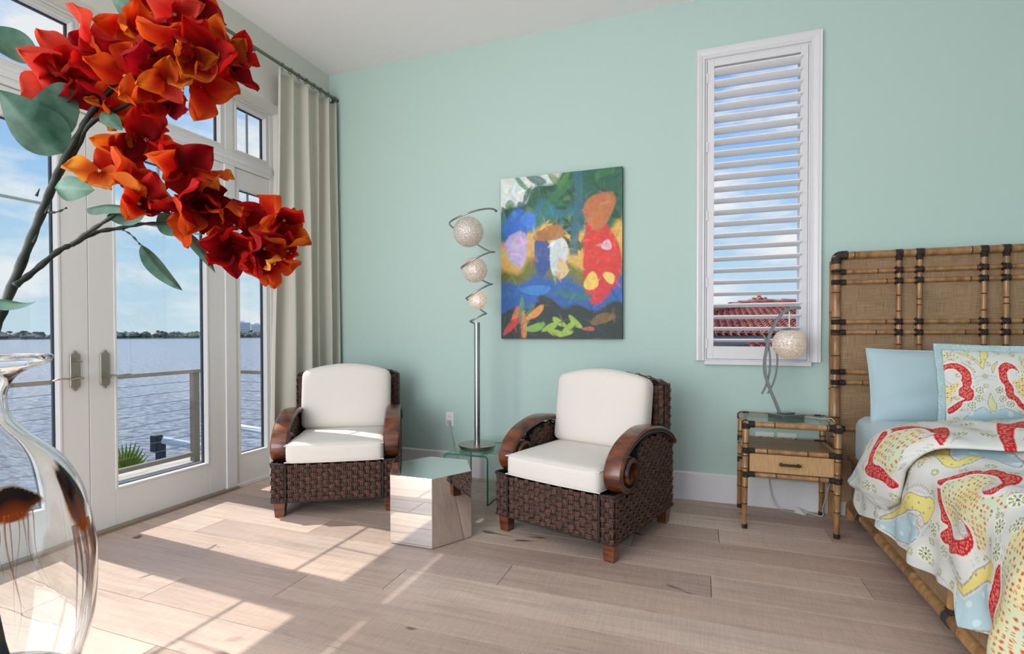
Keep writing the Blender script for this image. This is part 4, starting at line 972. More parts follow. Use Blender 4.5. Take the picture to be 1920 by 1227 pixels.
# ------------------------------------------------------------------ printed duvet
PAT = {"duv":{"R":[[[0.412,2.465],[0.379,2.439],[0.34,2.439],[0.304,2.42],[0.268,2.413],[0.262,2.364],[0.225,2.402],[0.201,2.405],[0.189,2.371],[0.198,2.33],[0.171,2.323],[0.183,2.274],[0.21,2.217],[0.256,2.184],[0.295,2.172],[0.325,2.18],[0.328,2.21],[0.316,2.195],[0.286,2.202],[0.259,2.229],[0.24,2.278],[0.243,2.311],[0.262,2.334],[0.286,2.36],[0.31,2.383],[0.343,2.398],[0.379,2.405],[0.406,2.42]],[[0.412,2.465],[0.448,2.424],[0.49,2.398],[0.523,2.379],[0.553,2.364],[0.553,2.334],[0.601,2.379],[0.613,2.338],[0.607,2.308],[0.625,2.289],[0.622,2.244],[0.577,2.184],[0.523,2.124],[0.481,2.112],[0.463,2.146],[0.472,2.187],[0.487,2.202],[0.475,2.165],[0.487,2.15],[0.514,2.154],[0.544,2.195],[0.562,2.263],[0.55,2.285],[0.532,2.315],[0.508,2.345],[0.472,2.364],[0.436,2.405],[0.406,2.42]],[[0.0,2.022],[0.018,2.045],[0.057,2.022],[0.102,1.988],[0.054,2.003],[0.0,2.003]]],"D":[[[0.406,2.417],[0.454,2.364],[0.502,2.33],[0.544,2.274],[0.541,2.225],[0.499,2.21],[0.478,2.202],[0.457,2.15],[0.472,2.097],[0.502,2.067],[0.466,2.026],[0.439,2.063],[0.403,2.078],[0.358,2.093],[0.301,2.105],[0.265,2.161],[0.331,2.172],[0.328,2.217],[0.292,2.278],[0.277,2.326],[0.307,2.368],[0.352,2.394]],[[0.268,1.887],[0.301,1.849],[0.087,1.846],[0.0,1.996],[0.042,2.003],[0.105,1.981],[0.177,1.947]],[[0.328,2.845],[0.409,2.74],[0.517,2.725],[0.484,2.604],[0.427,2.642],[0.328,2.77],[0.268,2.818],[0.213,2.845],[0.18,2.92]]],"Y":[[[0.06,3.003],[0.132,2.92],[0.204,2.815],[0.265,2.721],[0.307,2.653],[0.31,2.586],[0.325,2.525],[0.307,2.488],[0.274,2.492],[0.222,2.522],[0.183,2.586],[0.198,2.604],[0.237,2.574],[0.243,2.608],[0.222,2.672],[0.204,2.717],[0.162,2.8],[0.132,2.864]],[[0.508,2.661],[0.577,2.751],[0.616,2.758],[0.577,2.672],[0.541,2.559],[0.547,2.507],[0.622,2.578],[0.658,2.589],[0.631,2.522],[0.571,2.469],[0.517,2.462],[0.49,2.503],[0.499,2.578]],[[0.081,2.289],[0.144,2.199],[0.192,2.172],[0.234,2.12],[0.271,2.056],[0.277,2.003],[0.259,1.985],[0.262,1.939],[0.253,1.906],[0.231,1.902],[0.204,1.932],[0.213,1.962],[0.21,2.003],[0.192,2.063],[0.174,2.116],[0.15,2.142],[0.108,2.199],[0.066,2.274]]],"A":[[[0.039,3.018],[0.132,2.864],[0.162,2.788],[0.198,2.717],[0.216,2.649],[0.216,2.586],[0.177,2.604],[0.165,2.586],[0.129,2.593],[0.09,2.627],[0.039,2.691],[0.039,2.758],[0.018,2.886],[0.015,2.972]],[[0.61,2.743],[0.676,2.766],[0.712,2.717],[0.758,2.664],[0.748,2.522],[0.688,2.398],[0.661,2.447],[0.661,2.533],[0.646,2.589],[0.616,2.582],[0.559,2.518],[0.544,2.559]],[[0.066,2.266],[0.105,2.199],[0.156,2.142],[0.183,2.067],[0.207,1.981],[0.198,1.955],[0.156,1.966],[0.105,1.992],[0.06,2.026],[0.03,2.048],[0.009,2.112],[0.0,2.18],[0.0,2.24],[0.033,2.266]]],"F":[[0.322,1.973],[0.436,1.924],[0.15,2.383],[0.391,2.018],[0.081,2.54],[0.397,2.683],[0.505,2.03],[0.21,2.465]]},"fold":{"R":[[[0.469,2.954],[0.505,2.905],[0.544,2.894],[0.571,2.837],[0.601,2.86],[0.631,2.841],[0.604,2.736],[0.553,2.634],[0.532,2.631],[0.541,2.713],[0.538,2.8],[0.508,2.818],[0.481,2.864],[0.463,2.879]],[[0.469,2.954],[0.436,2.931],[0.397,2.935],[0.358,2.931],[0.319,2.976],[0.292,2.957],[0.301,2.837],[0.283,2.781],[0.313,2.743],[0.343,2.77],[0.373,2.796],[0.373,2.867],[0.4,2.879],[0.43,2.882],[0.466,2.886]],[[0.812,2.845],[0.86,2.89],[0.887,2.901],[0.944,2.924],[0.86,2.74],[0.83,2.743],[0.785,2.657],[0.745,2.544],[0.715,2.529],[0.724,2.608],[0.755,2.71]]],"D":[[[0.463,2.879],[0.508,2.818],[0.535,2.788],[0.538,2.702],[0.505,2.668],[0.472,2.687],[0.439,2.691],[0.403,2.698],[0.37,2.732],[0.346,2.77],[0.373,2.796],[0.376,2.86],[0.4,2.875],[0.43,2.882]]],"Y":[[[0.28,3.258],[0.34,3.187],[0.406,3.089],[0.421,3.059],[0.397,3.04],[0.34,3.115],[0.289,3.198]],[[0.535,3.059],[0.61,3.096],[0.625,3.066],[0.568,3.018]],[[0.827,3.036],[0.905,3.044],[0.89,2.991],[0.833,2.995]]],"A":[[[0.144,3.389],[0.234,3.311],[0.289,3.179],[0.225,3.213],[0.15,3.329]]],"F":[[0.634,2.728],[0.718,2.694],[0.243,2.965],[0.724,2.894]]},"lip":[[0.168,2.886],[0.222,2.773],[0.292,2.751],[0.379,2.698],[0.418,2.664],[0.457,2.642],[0.499,2.616],[0.553,2.619],[0.646,2.586],[0.739,2.503]],"back":[[0.138,3.408],[0.225,3.348],[0.277,3.284],[0.382,3.157],[0.424,3.108],[0.502,3.096],[0.571,3.123],[0.721,3.126],[1.004,3.085]],"hem":[[0.021,3.419],[0.0,3.337],[0.015,3.175],[0.024,3.029],[0.012,2.916],[0.015,2.582],[0.045,2.289],[0.0,2.221],[0.015,2.075]],"pil":{"R":[[[1.211,1.012],[1.231,1.03],[1.264,1.036],[1.293,1.023],[1.315,0.992],[1.323,0.956],[1.317,0.92],[1.312,0.911],[1.323,0.893],[1.324,0.866],[1.316,0.844],[1.287,0.836],[1.277,0.81],[1.255,0.784],[1.233,0.77],[1.229,0.794],[1.247,0.813],[1.273,0.837],[1.291,0.851],[1.272,0.864],[1.27,0.896],[1.287,0.919],[1.283,0.946],[1.286,0.968],[1.271,0.995],[1.253,1.008],[1.231,1.003],[1.211,0.98]],[[1.509,0.983],[1.498,1.018],[1.474,1.037],[1.453,1.037],[1.434,1.017],[1.429,0.986],[1.433,0.946],[1.447,0.92],[1.449,0.889],[1.458,0.859],[1.483,0.849],[1.5,0.816],[1.541,0.788],[1.54,0.814],[1.514,0.835],[1.5,0.86],[1.482,0.882],[1.479,0.912],[1.464,0.942],[1.461,0.969],[1.464,0.995],[1.481,1.009],[1.499,1.001]]],"Y":[[[1.278,1.094],[1.303,1.09],[1.332,1.077],[1.354,1.051],[1.367,1.037],[1.37,1.069],[1.379,1.1],[1.407,1.1],[1.404,1.078],[1.383,1.042],[1.372,1.006],[1.362,1.015],[1.336,1.055],[1.303,1.077]],[[1.289,1.041],[1.318,1.019],[1.34,0.992],[1.333,0.985],[1.319,1.01]],[[1.404,0.989],[1.408,1.021],[1.432,1.045],[1.418,1.016],[1.411,0.99]]],"D":[[[1.217,0.917],[1.246,0.918],[1.268,0.936],[1.272,0.891],[1.247,0.872],[1.254,0.85],[1.229,0.817],[1.221,0.862]],[[1.515,1.058],[1.538,1.062],[1.54,0.836],[1.507,0.874],[1.485,0.921],[1.478,0.947],[1.513,0.961]],[[1.201,1.098],[1.252,1.09],[1.3,1.063],[1.245,1.049],[1.212,1.039]]],"G":[[[1.389,0.882],[1.399,0.852],[1.413,0.821],[1.406,0.79],[1.388,0.798],[1.379,0.824],[1.381,0.855]]],"A":[[[1.299,0.762],[1.335,0.795],[1.363,0.81],[1.392,0.785],[1.445,0.809],[1.497,0.786],[1.541,0.77],[1.541,0.735],[1.299,0.721]]],"F":[[1.348,0.896],[1.425,0.899],[1.318,0.819],[1.467,0.83],[1.345,0.854],[1.437,0.855]]}}
def inpoly(X, Y, poly):
    P = np.array(poly); x0, y0 = P.min(0); x1, y1 = P.max(0); m = (X >= x0) & (X <= x1) & (Y >= y0) & (Y <= y1); r = np.zeros(X.shape, bool)
    if not m.any(): return r
    xs, ys = X[m], Y[m]; ins = np.zeros(xs.shape, bool); j = len(P)-1
    for i in range(len(P)):
        xi, yi = P[i]; xj, yj = P[j]; c = (yi > ys) != (yj > ys)
        ins ^= c & (xs < (xj-xi)*(ys-yi)/((yj-yi) if abs(yj-yi) > 1e-12 else 1e-12)+xi); j = i
    r[m] = ins; return r
def pdist(X, Y, poly, pad):
    P = np.array(poly); x0, y0 = P.min(0)-pad; x1, y1 = P.max(0)+pad; m = (X >= x0) & (X <= x1) & (Y >= y0) & (Y <= y1); d = np.full(X.shape, 9.0)
    if not m.any(): return d
    xs, ys = X[m], Y[m]; dd = np.full(xs.shape, 9.0); j = len(P)-1
    for i in range(len(P)):
        a, b = P[j], P[i]; ab = b-a; l2 = max(ab@ab, 1e-12); t = np.clip(((xs-a[0])*ab[0]+(ys-a[1])*ab[1])/l2, 0, 1); dd = np.minimum(dd, np.hypot(xs-a[0]-t*ab[0], ys-a[1]-t*ab[1])); j = i
    d[m] = dd; return d
def hash2(i, j, k): return np.modf(np.abs(np.sin(i*127.1+j*311.7+k*74.7)*43758.5453))[0]
def smoothpoly(poly, n=3): return [(p.x, p.y) for p in catmull([(a, b, 0) for a, b in poly], n, closed=True)]
def paint(X, Y, pats, shifts=((0, 0),), scale=1.0):
    C = np.zeros(X.shape+(3,)); W_ = L3(216, 216, 209); C[:] = W_
    sc_ = scale
    # faint grey dotted scroll lines and little sprigs between the motifs
    ln = np.abs(np.sin((X*9+np.sin(Y*7)*.9)/sc_)*np.cos((Y*8+np.sin(X*6)*.8)/sc_)); dots = (np.sin(X/sc_*430)*np.sin(Y/sc_*430) > .15)
    C[(np.abs(ln-.42) < .05) & dots] = L3(170, 172, 180); C[(np.abs(ln-.60) < .04) & dots] = L3(186, 188, 192)
    wash = np.sin(X/sc_*5.1+1)*np.sin(Y/sc_*4.3+.4); C = C*(1-.25*np.clip(wash-.35, 0, 1)[..., None])+L3(196, 222, 222)*.25*np.clip(wash-.35, 0, 1)[..., None]
    cs = .095*sc_; gi, gj = np.floor(X/cs), np.floor(Y/cs); hx_, hy_ = hash2(gi, gj, 1), hash2(gi, gj, 2); fx_, fy_ = X/cs-gi-.3-.4*hx_, Y/cs-gj-.3-.4*hy_
    rr_ = np.hypot(fx_, fy_)*cs; an = np.arctan2(fy_, fx_); pet = (np.abs(np.cos(an*4)) > .62) & (rr_ > .007*sc_) & (rr_ < .019*sc_) & (hash2(gi, gj, 3) > .2)
    C[pet] = L3(158, 162, 84)
    for sh in shifts:
        def T(poly): return [((a+sh[0]), (b+sh[1])) for a, b in poly]
        for key, col in (('A', (184, 211, 217)), ('Y', (230, 215, 128)), ('G', (214, 216, 160))):
            for p in pats.get(key, []):
                p = smoothpoly(T(p)); i_ = inpoly(X, Y, p); d = pdist(X, Y, p, .03)
                C[(d < .010*sc_) & ~i_] = L3(222, 221, 214); C[i_] = L3(*col); C[(d < .0022*sc_)] = L3(148, 148, 150)
                if key == 'A': C[i_ & (np.sin(X*61)*np.sin(Y*53+X*20) > .75)] = L3(214, 230, 232)
                if key == 'Y': C[i_ & (np.sin(X/sc_*95)*np.sin(Y/sc_*95) > .86)] = L3(150, 158, 170)
        for p in pats.get('D', []):
            p = smoothpoly(T(p)); i_ = inpoly(X, Y, p)
            ton = .5+.5*np.sin(X*23+1)*np.sin(Y*19); base = ton[..., None]*L3(224, 214, 152)+(1-ton[..., None])*L3(196, 214, 186); C[i_] = base[i_]
            c2 = .019*sc_; gi, gj = np.floor(X/c2), np.floor(Y/c2); ux, uy = X/c2-gi-.35-.3*hash2(gi, gj, 5), Y/c2-gj-.35-.3*hash2(gi, gj, 6); q = np.hypot(ux, uy)
            C[i_ & (q < .27) & (hash2(gi, gj, 9) > .22)] = L3(206, 84, 58); C[i_ & (q < .12) & (hash2(gi, gj, 8) > .4)] = L3(240, 220, 170)
        for p in pats.get('R', []):
            p = smoothpoly(T(p)); i_ = inpoly(X, Y, p); d = pdist(X, Y, p, .03)
            C[(d < .013*sc_) & ~i_] = L3(224, 220, 210); C[i_] = L3(196, 34, 48)
            lf = np.sin(X/sc_*300+np.sin(Y/sc_*120)*2)*np.sin(Y/sc_*320+np.sin(X/sc_*110)*2); C[i_ & (d > .007*sc_) & (lf > .22)] = L3(226, 146, 124)
        for a, b, r0 in pats.get('S', []):
            dx, dy = X-a-sh[0], Y-b-sh[1]; r_ = np.hypot(dx, dy); an = np.arctan2(dy, dx); C[r_ < r0] = L3(220, 219, 212)
            sp_ = np.abs(np.modf((r_/(r0*.36)-an/(2*np.pi)+2))[0]-.5); C[(r_ < r0*.9) & (sp_ < .11)] = L3(160, 162, 172); C[(r_ < r0) & (r_ > r0*.88)] = L3(200, 120, 110)
        for a, b in pats.get('F', []):
            a += sh[0]; b += sh[1]; r_ = np.hypot(X-a, Y-b); an = np.arctan2(Y-b, X-a)
            C[r_ < .034*sc_] = L3(228, 228, 220); C[(r_ < .028*sc_) & (r_ > .011*sc_) & (np.cos(an*9) > -.05)] = L3(146, 150, 62); C[r_ < .006*sc_] = L3(96, 90, 104)
    return C
def dprof(s):
    s = np.asarray(s, float); S2 = .5635+1.328; s_ = np.where(s > S2, 2*S2-s-(S2-.5635)*0, s); mir = s > (S2+.5635)/2; t = np.where(mir, S2+.5635-s, s)
    x = np.full(t.shape, .868); z = .205+t
    a = (t-.375)/.12; m_ = (t >= .375) & (t < .5635); x = np.where(m_, .988-.12*np.cos(a), x); z = np.where(m_, .58+.12*np.sin(a), z)
    m_ = t >= .5635; xx = .988+(t-.5635); x = np.where(m_, xx, x); z = np.where(m_, .70+.05*(1-((xx-1.652)/.664)**2), z)
    nx_ = np.where(t < .375, -1, np.where(t < .5635, -np.cos(a), 0)); nz_ = np.where(t < .375, 0, np.where(t < .5635, np.sin(a), 1))
    x = np.where(mir, 3.304-x, x); nx_ = np.where(mir, -nx_, nx_); return x, z, nx_, nz_
LIP = [(-.1, 3.05), (.10, 2.96), (.168, 2.886), (.222, 2.790), (.292, 2.751), (.379, 2.698), (.418, 2.664), (.457, 2.642), (.499, 2.626), (.553, 2.615), (.646, 2.590), (.739, 2.565), (1.23, 2.55), (2.6, 2.7)]
BCK = [(-.1, 3.47), (.138, 3.43), (.225, 3.348), (.277, 3.284), (.382, 3.170), (.424, 3.130), (.502, 3.110), (.571, 3.123), (.721, 3.126), (1.004, 3.12), (1.23, 3.12), (2.6, 3.4)]
ylip = lambda s: np.interp(s, *zip(*LIP)); ybck = lambda s: np.interp(s, *zip(*BCK))
STOT = 2*.5635+1.328
sA = np.concatenate([np.arange(0, 1.22, .0036), np.linspace(1.225, STOT, 70)])
ny = 420
tA = np.linspace(0, 1, ny)
Sg, Tg = np.meshgrid(sA, tA, indexing='ij')
yend = np.where(Sg < .16, 3.44, ybck(Sg)-.06); Yg = 1.70+(yend-1.70)*Tg
xg, zg, nxg, nzg = dprof(Sg)
hemf = np.clip(1-Sg/.42, 0, 1)
hem_s = np.interp(Yg[0], [1.7, 2.075, 2.22, 2.29, 2.58, 2.92, 3.03, 3.175, 3.34, 3.44], [.0, .015, -.04, .045, .012, .005, .02, .012, -.02, .03])
bump_ = .007*np.sin(Yg*13+Sg*4)*np.sin(Sg*9+Yg*3)+.005*np.sin(Yg*27+Sg*15)+.004*np.sin(Yg*6-Sg*33)
fold_ = hemf*(.016*np.sin(Yg*17+.6)+.010*np.sin(Yg*31+1.9))+.07*hemf*np.exp(-((Yg-1.86)/.11)**2)+.03*np.exp(-((Yg-1.80)/.09)**2)*np.exp(-((Sg-.3)/.3)**2)
off = bump_+fold_+.012*np.sin(Yg*2.2)
xv = xg+nxg*off; zv = zg+nzg*off+hem_s[None, :]*hemf**2
xv = np.minimum(xv, 2.45)
PAT['duv']['S'] = [(.500, 2.175, .030), (.306, 2.222, .034), (.208, 2.575, .026)]; PAT['fold']['S'] = [(.525, 2.70, .022)]
PAT['duv']['D'] += [[(-.1, 1.6), (1.2, 1.6), (.95, 1.80), (.5, 1.90), (.25, 1.93), (-.1, 1.99)]]; PAT['duv']['R'] += [[(.02, 1.985), (.12, 2.02), (.24, 1.985), (.30, 1.93), (.20, 1.945), (.10, 1.965)]]
Cg = paint(Sg, Yg, PAT['duv'], shifts=((0, 0), (.92, -.02), (1.5, .35)))
col4 = np.ones((Sg.size, 4)); col4[:, :3] = Cg.reshape(-1, 3)
def np_mesh(name, X, Y, Z, col4, material, close_u=False):
    nu, nv = X.shape; V = np.stack([X, Y, Z], -1).reshape(-1, 3); i, j = np.meshgrid(np.arange(nu-(0 if close_u else 1)), np.arange(nv-1), indexing='ij'); a = i*nv+j; b = ((i+1) % nu)*nv+j
    Fq = np.stack([a, b, b+1, a+1], -1).reshape(-1, 4); me = bpy.data.meshes.new(name); me.vertices.add(len(V)); me.vertices.foreach_set('co', V.astype(np.float32).ravel())
    me.loops.add(Fq.size); me.loops.foreach_set('vertex_index', Fq.astype(np.int32).ravel()); me.polygons.add(len(Fq)); me.polygons.foreach_set('loop_start', np.arange(0, Fq.size, 4, dtype=np.int32)); me.polygons.foreach_set('loop_total', np.full(len(Fq), 4, np.int32))
    me.polygons.foreach_set('use_smooth', np.ones(len(Fq), bool)); me.update(calc_edges=True)
    if col4 is not None:
        ca = me.color_attributes.new('Col', 'FLOAT_COLOR', 'POINT'); ca.data.foreach_set('color', col4.astype(np.float32).ravel())
    me.materials.append(M[material]); me.validate(); return me
dv = empty('duvet', (1.652, 2.6, .70), label='white duvet printed with red, yellow and aqua paisleys on the bed', cat='duvet')
DO = np.array([1.652, 2.6, .70])
o = obj('cover', np_mesh('cover', xv-DO[0], Yg-DO[1], zv-DO[2], col4, 'print_fabric'), dv); s_ = o.modifiers.new('loft', 'SOLIDIFY'); s_.thickness = .012; s_.offset = -1
# turned-down band along the pillows
sB = np.concatenate([np.arange(.10, 1.22, .0036), np.linspace(1.225, STOT-.10, 60)]); nw = 150
wB = np.concatenate([np.linspace(1, -1, nw), np.linspace(-1, 1, 30)[1:]])
isup = np.concatenate([np.ones(nw), np.zeros(29)])
Sb, Wb = np.meshgrid(sB, wB, indexing='ij'); Ub = np.broadcast_to(isup[None], Sb.shape)
sag = np.interp(Wb, [-1, 1], [.045, .02]); lowf = np.clip(1-(Sb-.10)/.10, 0, 1)
Sb2 = Sb+sag*lowf
yl, yb_ = ylip(Sb2), ybck(Sb2); Yb = yl+(yb_-yl)*(Wb+1)/2
shape = np.sqrt(np.clip(1-np.abs(Wb)**2.6, 0, 1)); endc = np.sqrt(np.clip((Sb-.10)/.05, 0, 1))*np.sqrt(np.clip((STOT-.10-Sb)/.05, 0, 1))
offb = np.where(Ub > .5, .012+(.058+.012*np.sin(Sb*6))*shape*(.35+.65*endc), .012-.0*shape)+.004*np.sin(Sb*41+Wb*3)*shape+.006*np.sin(Sb*17+Yb*9)
xb, zb, nxb, nzb = dprof(Sb2); bulge = .016*np.sin(Yb*17+.6)*np.clip(1-Sb2/.42, 0, 1)
xb = xb+nxb*(offb+bulge); zb = zb+nzb*offb
Cb = paint(Sb2, Yb, PAT['fold'], shifts=((0, 0), (.98, .0), (1.5, -.1)))
c4 = np.ones((Sb.size, 4)); c4[:, :3] = Cb.reshape(-1, 3)
obj('turned_down_band', np_mesh('turned_down_band', xb-DO[0], Yb-DO[1], zb-DO[2], c4, 'print_fabric'), dv)

# ------------------------------------------------------------------ pillows
def pillow(name, cx, cz, w, h, t, y, tilt, material, label, pats=None, nu=60, nv=44, flange=0):
    root = empty(name, (cx, y, cz-h/2), label=label, cat='pillow', group='pillows on the bed')
    u = np.linspace(-1, 1, nu); v = np.linspace(-1, 1, nv); Ug, Vg = np.meshgrid(u, v, indexing='ij')
    pin = 1-.045*(np.abs(Ug)**3)*(1-np.abs(Vg)**2)*0
    X = Ug*w/2*(1-.05*(1-Vg**2)*np.abs(Ug)**2*.6); Z = Vg*h/2*(1-.06*(1-Ug**2)*np.abs(Vg)**2)
    T_ = t/2*(np.clip(1-np.abs(Ug)**2.4, 0, 1)**.62)*(np.clip(1-np.abs(Vg)**2.4, 0, 1)**.62); T_ = T_*(1+.05*np.sin(Ug*6+Vg*3)+.04*np.sin(Vg*9-Ug*4))
    Cc = None
    if pats is not None:
        Cc = np.ones((nu*nv, 4)); Cc[:, :3] = paint(X+cx, Z+cz, pats, scale=.62).reshape(-1, 3)
    f = obj('front_panel', np_mesh('front_panel', X, -T_, Z+h/2, Cc, material), root); b = obj('back_panel', np_mesh('back_panel', X[::-1], T_[::-1], Z[::-1]+h/2, None, material if pats is None else 'quilt_aqua'), root)
    if flange:
        rim = [(-w/2, -h/2), (w/2, -h/2), (w/2, h/2), (-w/2, h/2)]
        m = MB(); n = 50
        def edge(t_):
            k = t_*4; i = int(k) % 4; q = k-int(k); a, b_ = rim[i], rim[(i+1) % 4]; x_ = a[0]+(b_[0]-a[0])*q; z_ = a[1]+(b_[1]-a[1])*q
            s = 1-.05*.6*(1-(2*z_/h)**2) if i in (1, 3) else 1-.06*(1-(2*x_/w)**2)
            return (x_*(s if i in (1, 3) else 1), z_*(s if i in (0, 2) else 1))
        def ff(a, b_):
            x_, z_ = edge(a % 1.0); l = 1+b_*flange*0
            ox_ = flange*b_*max(-1, min(1, x_/(w/2)*1.0))*(1 if abs(x_) > w/2*.93 else 0); oz_ = flange*b_*(1 if z_ > 0 else -1)*(1 if abs(z_) > h/2*.92 else 0)
            return (x_*.985+ox_, .004*math.sin(a*90)*b_, z_*.985+oz_+h/2)
        m.grid(ff, 200, 5, cu=True); fl_ = m.build('quilted_border', 'quilt_aqua', root, smooth='all'); sm_ = fl_.modifiers.new('t', 'SOLIDIFY'); sm_.thickness = .012; sm_.offset = 0
    else:
        m = MB(); th = [2*math.pi*i/160 for i in range(160)]
        def sq(a):
            c, s = math.cos(a), math.sin(a); k = max(abs(c), abs(s)); c, s = c/k, s/k
            return (c*w/2*(1-.05*(1-s*s)*c*c*.6), 0, s*h/2*(1-.06*(1-c*c)*s*s)+h/2)
        P = [sq(a) for a in th]; P.append(P[0]); m.tube(P, .005, 6, cap=False); m.build('seam', material, root, smooth='all')
    root.rotation_euler = (math.radians(-tilt), 0, 0); return root
pillow('bed_pillow', 1.29, .892, .66, .44, .17, 3.56, 14, 'pillow_blue', 'plain light blue pillow leaning on the headboard')
pillow('sham_pillow', 1.535, .912, .64, .40, .15, 3.30, 9, 'print_fabric', 'paisley printed pillow with aqua quilted border in front of the blue one', PAT['pil'], 190, 125, flange=.034)

# ------------------------------------------------------------------ nightstand
ns = empty('nightstand', (.516, 3.64, 0), label='bamboo nightstand with glass top and one drawer beside the bed', cat='nightstand')
NO_ = Vector((.516, 3.64, 0)); xa, xb_, ya, yb2 = .279, .768, 3.445, 3.845; zT = .640
for x, y in ((xa, ya), (xb_, ya), (xa, yb2), (xb_, yb2)):
    m = bamboo('leg', (x-(.008 if x < .5 else .006), y, 0), (x, y, zT), .0145, ns, nodes=(.24, .40, .58, .70, .82), origin=NO_, taper=1.33)
    wrap((x-.006, y, 0), (x-.006, y, .028), .0165, ns, NO_, 'foot_cap')
    for z in (.334, .480): wrap((x, y, z-.018), (x, y, z+.018), .0215, ns, NO_)
    wrap((x, y, zT-.028), (x, y, zT+.006), .0235, ns, NO_)
for z, r_ in ((.640, .0185), (.480, .0145), (.334, .0145)):
    for p0, p1 in (((xa, ya), (xb_, ya)), ((xa, yb2), (xb_, yb2)), ((xa, ya), (xa, yb2)), ((xb_, ya), (xb_, yb2))):
        bamboo('rail', (p0[0], p0[1], z), (p1[0], p1[1], z), r_, ns, nodes=(.32, .88) if z > .6 else ((.24, .68) if z > .4 else (.34, .80)), origin=NO_)
        d = Vector((p1[0]-p0[0], p1[1]-p0[1], 0)).normalized()
        for q, s in ((p0, 1), (p1, -1)):
            a = Vector((q[0], q[1], z))+d*s*.012; wrap(a, a+d*s*.038, r_*1.13, ns, NO_)
MB().box(xa+.012-NO_.x, xb_-.012-NO_.x, ya+.012-NO_.y, yb2-.012-NO_.y, .647, .655).build('glass_top', 'table_glass', ns, bevel=.001)
MB().box(xa+.010-NO_.x, xb_-.010-NO_.x, ya+.004-NO_.y, yb2-NO_.y, .474, .4875).build('shelf', 'shelf_wood', ns)
MB().box(xa+.012-NO_.x, xb_-.012-NO_.x, ya+.016-NO_.y, yb2-.002-NO_.y, .330, .474).build('drawer_box', 'shelf_wood', ns)
MB().box(xa+.016-NO_.x, xb_-.016-NO_.x, ya+.010-NO_.y, ya+.018-NO_.y, .347, .467).build('drawer_gap', 'gap_dark', ns)
dr = MB().box(xa+.021-NO_.x, xb_-.021-NO_.x, ya-.001-NO_.y, ya+.014-NO_.y, .352, .462).build('drawer', 'raffia_drawer', ns, bevel=.002)
m = MB(); hy = ya-.028-NO_.y
m.tube([(-.046, hy, .410), (.046, hy, .410)], .0075, 12); hn = m.build('handle', 'leather_wrap', dr, smooth=True)
m = MB()
for s in (-1, 1):
    m.tube([(s*.044, hy+.003, .410), (s*.052, hy+.003, .410)], .0105, 12); m.tube([(s*.046, hy, .410), (s*.046, hy+.030, .412)], .006, 8); m.tube([(s*.052, hy+.003, .410), (s*.058, hy+.003, .410)], .007, 12)
m.build('handle_mount', 'brass_dark', dr, smooth=True)

# ------------------------------------------------------------------ table lamp
TLZ = .6555
tl = empty('arc_lamp', (.53, 3.675, TLZ), label='steel arc table lamp with one hanging wire globe on the nightstand', cat='lamp')
TO = Vector((.53, 3.675, TLZ)); yl0 = 3.665
mrot = Matrix.Rotation(math.radians(38), 4, 'Z')
MB().box(-.085, .085, -.062, .062, 0, .026, mx=mrot).build('base', 'brushed_steel', tl, bevel=.002)
MB().box(-.045, .045, -.028, .028, .026, .036, mx=Matrix.Translation((.0, 0, 0)) @ mrot).build('base_block', 'brushed_steel', tl, bevel=.002)
def sweep(name, pts, w, th, parent, mat_='satin_steel'):
    P = catmull([Vector(p)-TO for p in pts], 8); n = len(P); V = []
    for i, p in enumerate(P):
        T = (P[min(i+1, n-1)]-P[max(i-1, 0)]).normalized(); sd = Vector((0, 1, 0)); nr = T.cross(sd).normalized(); sd = nr.cross(T)
        for a, b in ((-1, -1), (1, -1), (1, 1), (-1, 1)): V.append(p+sd*a*w/2+nr*b*th/2)
    m = MB(); m.add(V, [(i*4+k, (i+1)*4+k, (i+1)*4+(k+1) % 4, i*4+(k+1) % 4) for i in range(n-1) for k in range(4)]+[(0, 1, 2, 3), tuple((n-1)*4+k for k in range(4))])
    return m.build(name, mat_, parent, bevel=.001, seg=1)
K = 1.012
def A(x, z, dy=0): return (x*K, yl0+dy, 1.2+(z-1.2)*K)
sweep('arc', [A(.488, .690), A(.462, .760), A(.438, .821), A(.412, .90), A(.401, .957), A(.400, 1.02), A(.407, 1.07), A(.418, 1.14), A(.436, 1.205), A(.462, 1.262), A(.495, 1.312), A(.533, 1.341), A(.565, 1.350), A(.600, 1.350)], .026, .018, tl)
sweep('crossed_arc', [A(.393, 1.185, .012), A(.405, 1.155, .012), A(.426, 1.09, .012), A(.433, 1.02, .012), A(.430, .95, .012), A(.418, .89, .012), A(.402, .84, .012), A(.386, .806, .012)], .012, .011, tl)
sweep('crossed_arc', [A(.460, 1.10, -.012), A(.469, 1.05, -.012), A(.470, 1.0, -.012), A(.462, .93, -.012), A(.445, .87, -.012), A(.417, .812, -.012)], .011, .010, tl)
g = globe(tuple(Vector(A(.538, 1.128))-TO), .098, tl, 1.1)
m = MB(); gc = Vector(A(.538, 1.128))-TO; m.tube([gc+Vector((0, 0, .10)), gc+Vector((0, 0, .205))], .004, 8); m.build('hanger', 'brushed_steel', tl)
m = MB(); m.lathe([(.052, .082), (.045, .089), (.03, .097), (.010, .101), (0, .102)], 24, c=gc); m.build('globe_cap', 'brushed_steel', tl, smooth=True)
m = MB(); zc_ = TLZ+.004
m.tube(catmull([(.56, 3.70, TLZ+.012), (.62, 3.72, zc_), (.68, 3.70, zc_), (.735, 3.66, zc_+.0), (.775, 3.62, TLZ+.012), (.793, 3.60, .60), (.795, 3.66, .40), (.785, 3.76, .20), (.77, 3.83, .06), (.765, 3.82, .006), (.70, 3.85, .006), (.62, 3.87, .006)], 8), .003, 6)
tag(m.build('table_lamp_cord', 'cord_clear', smooth='all'), 'clear cord running from the arc lamp down behind the nightstand', 'cord')
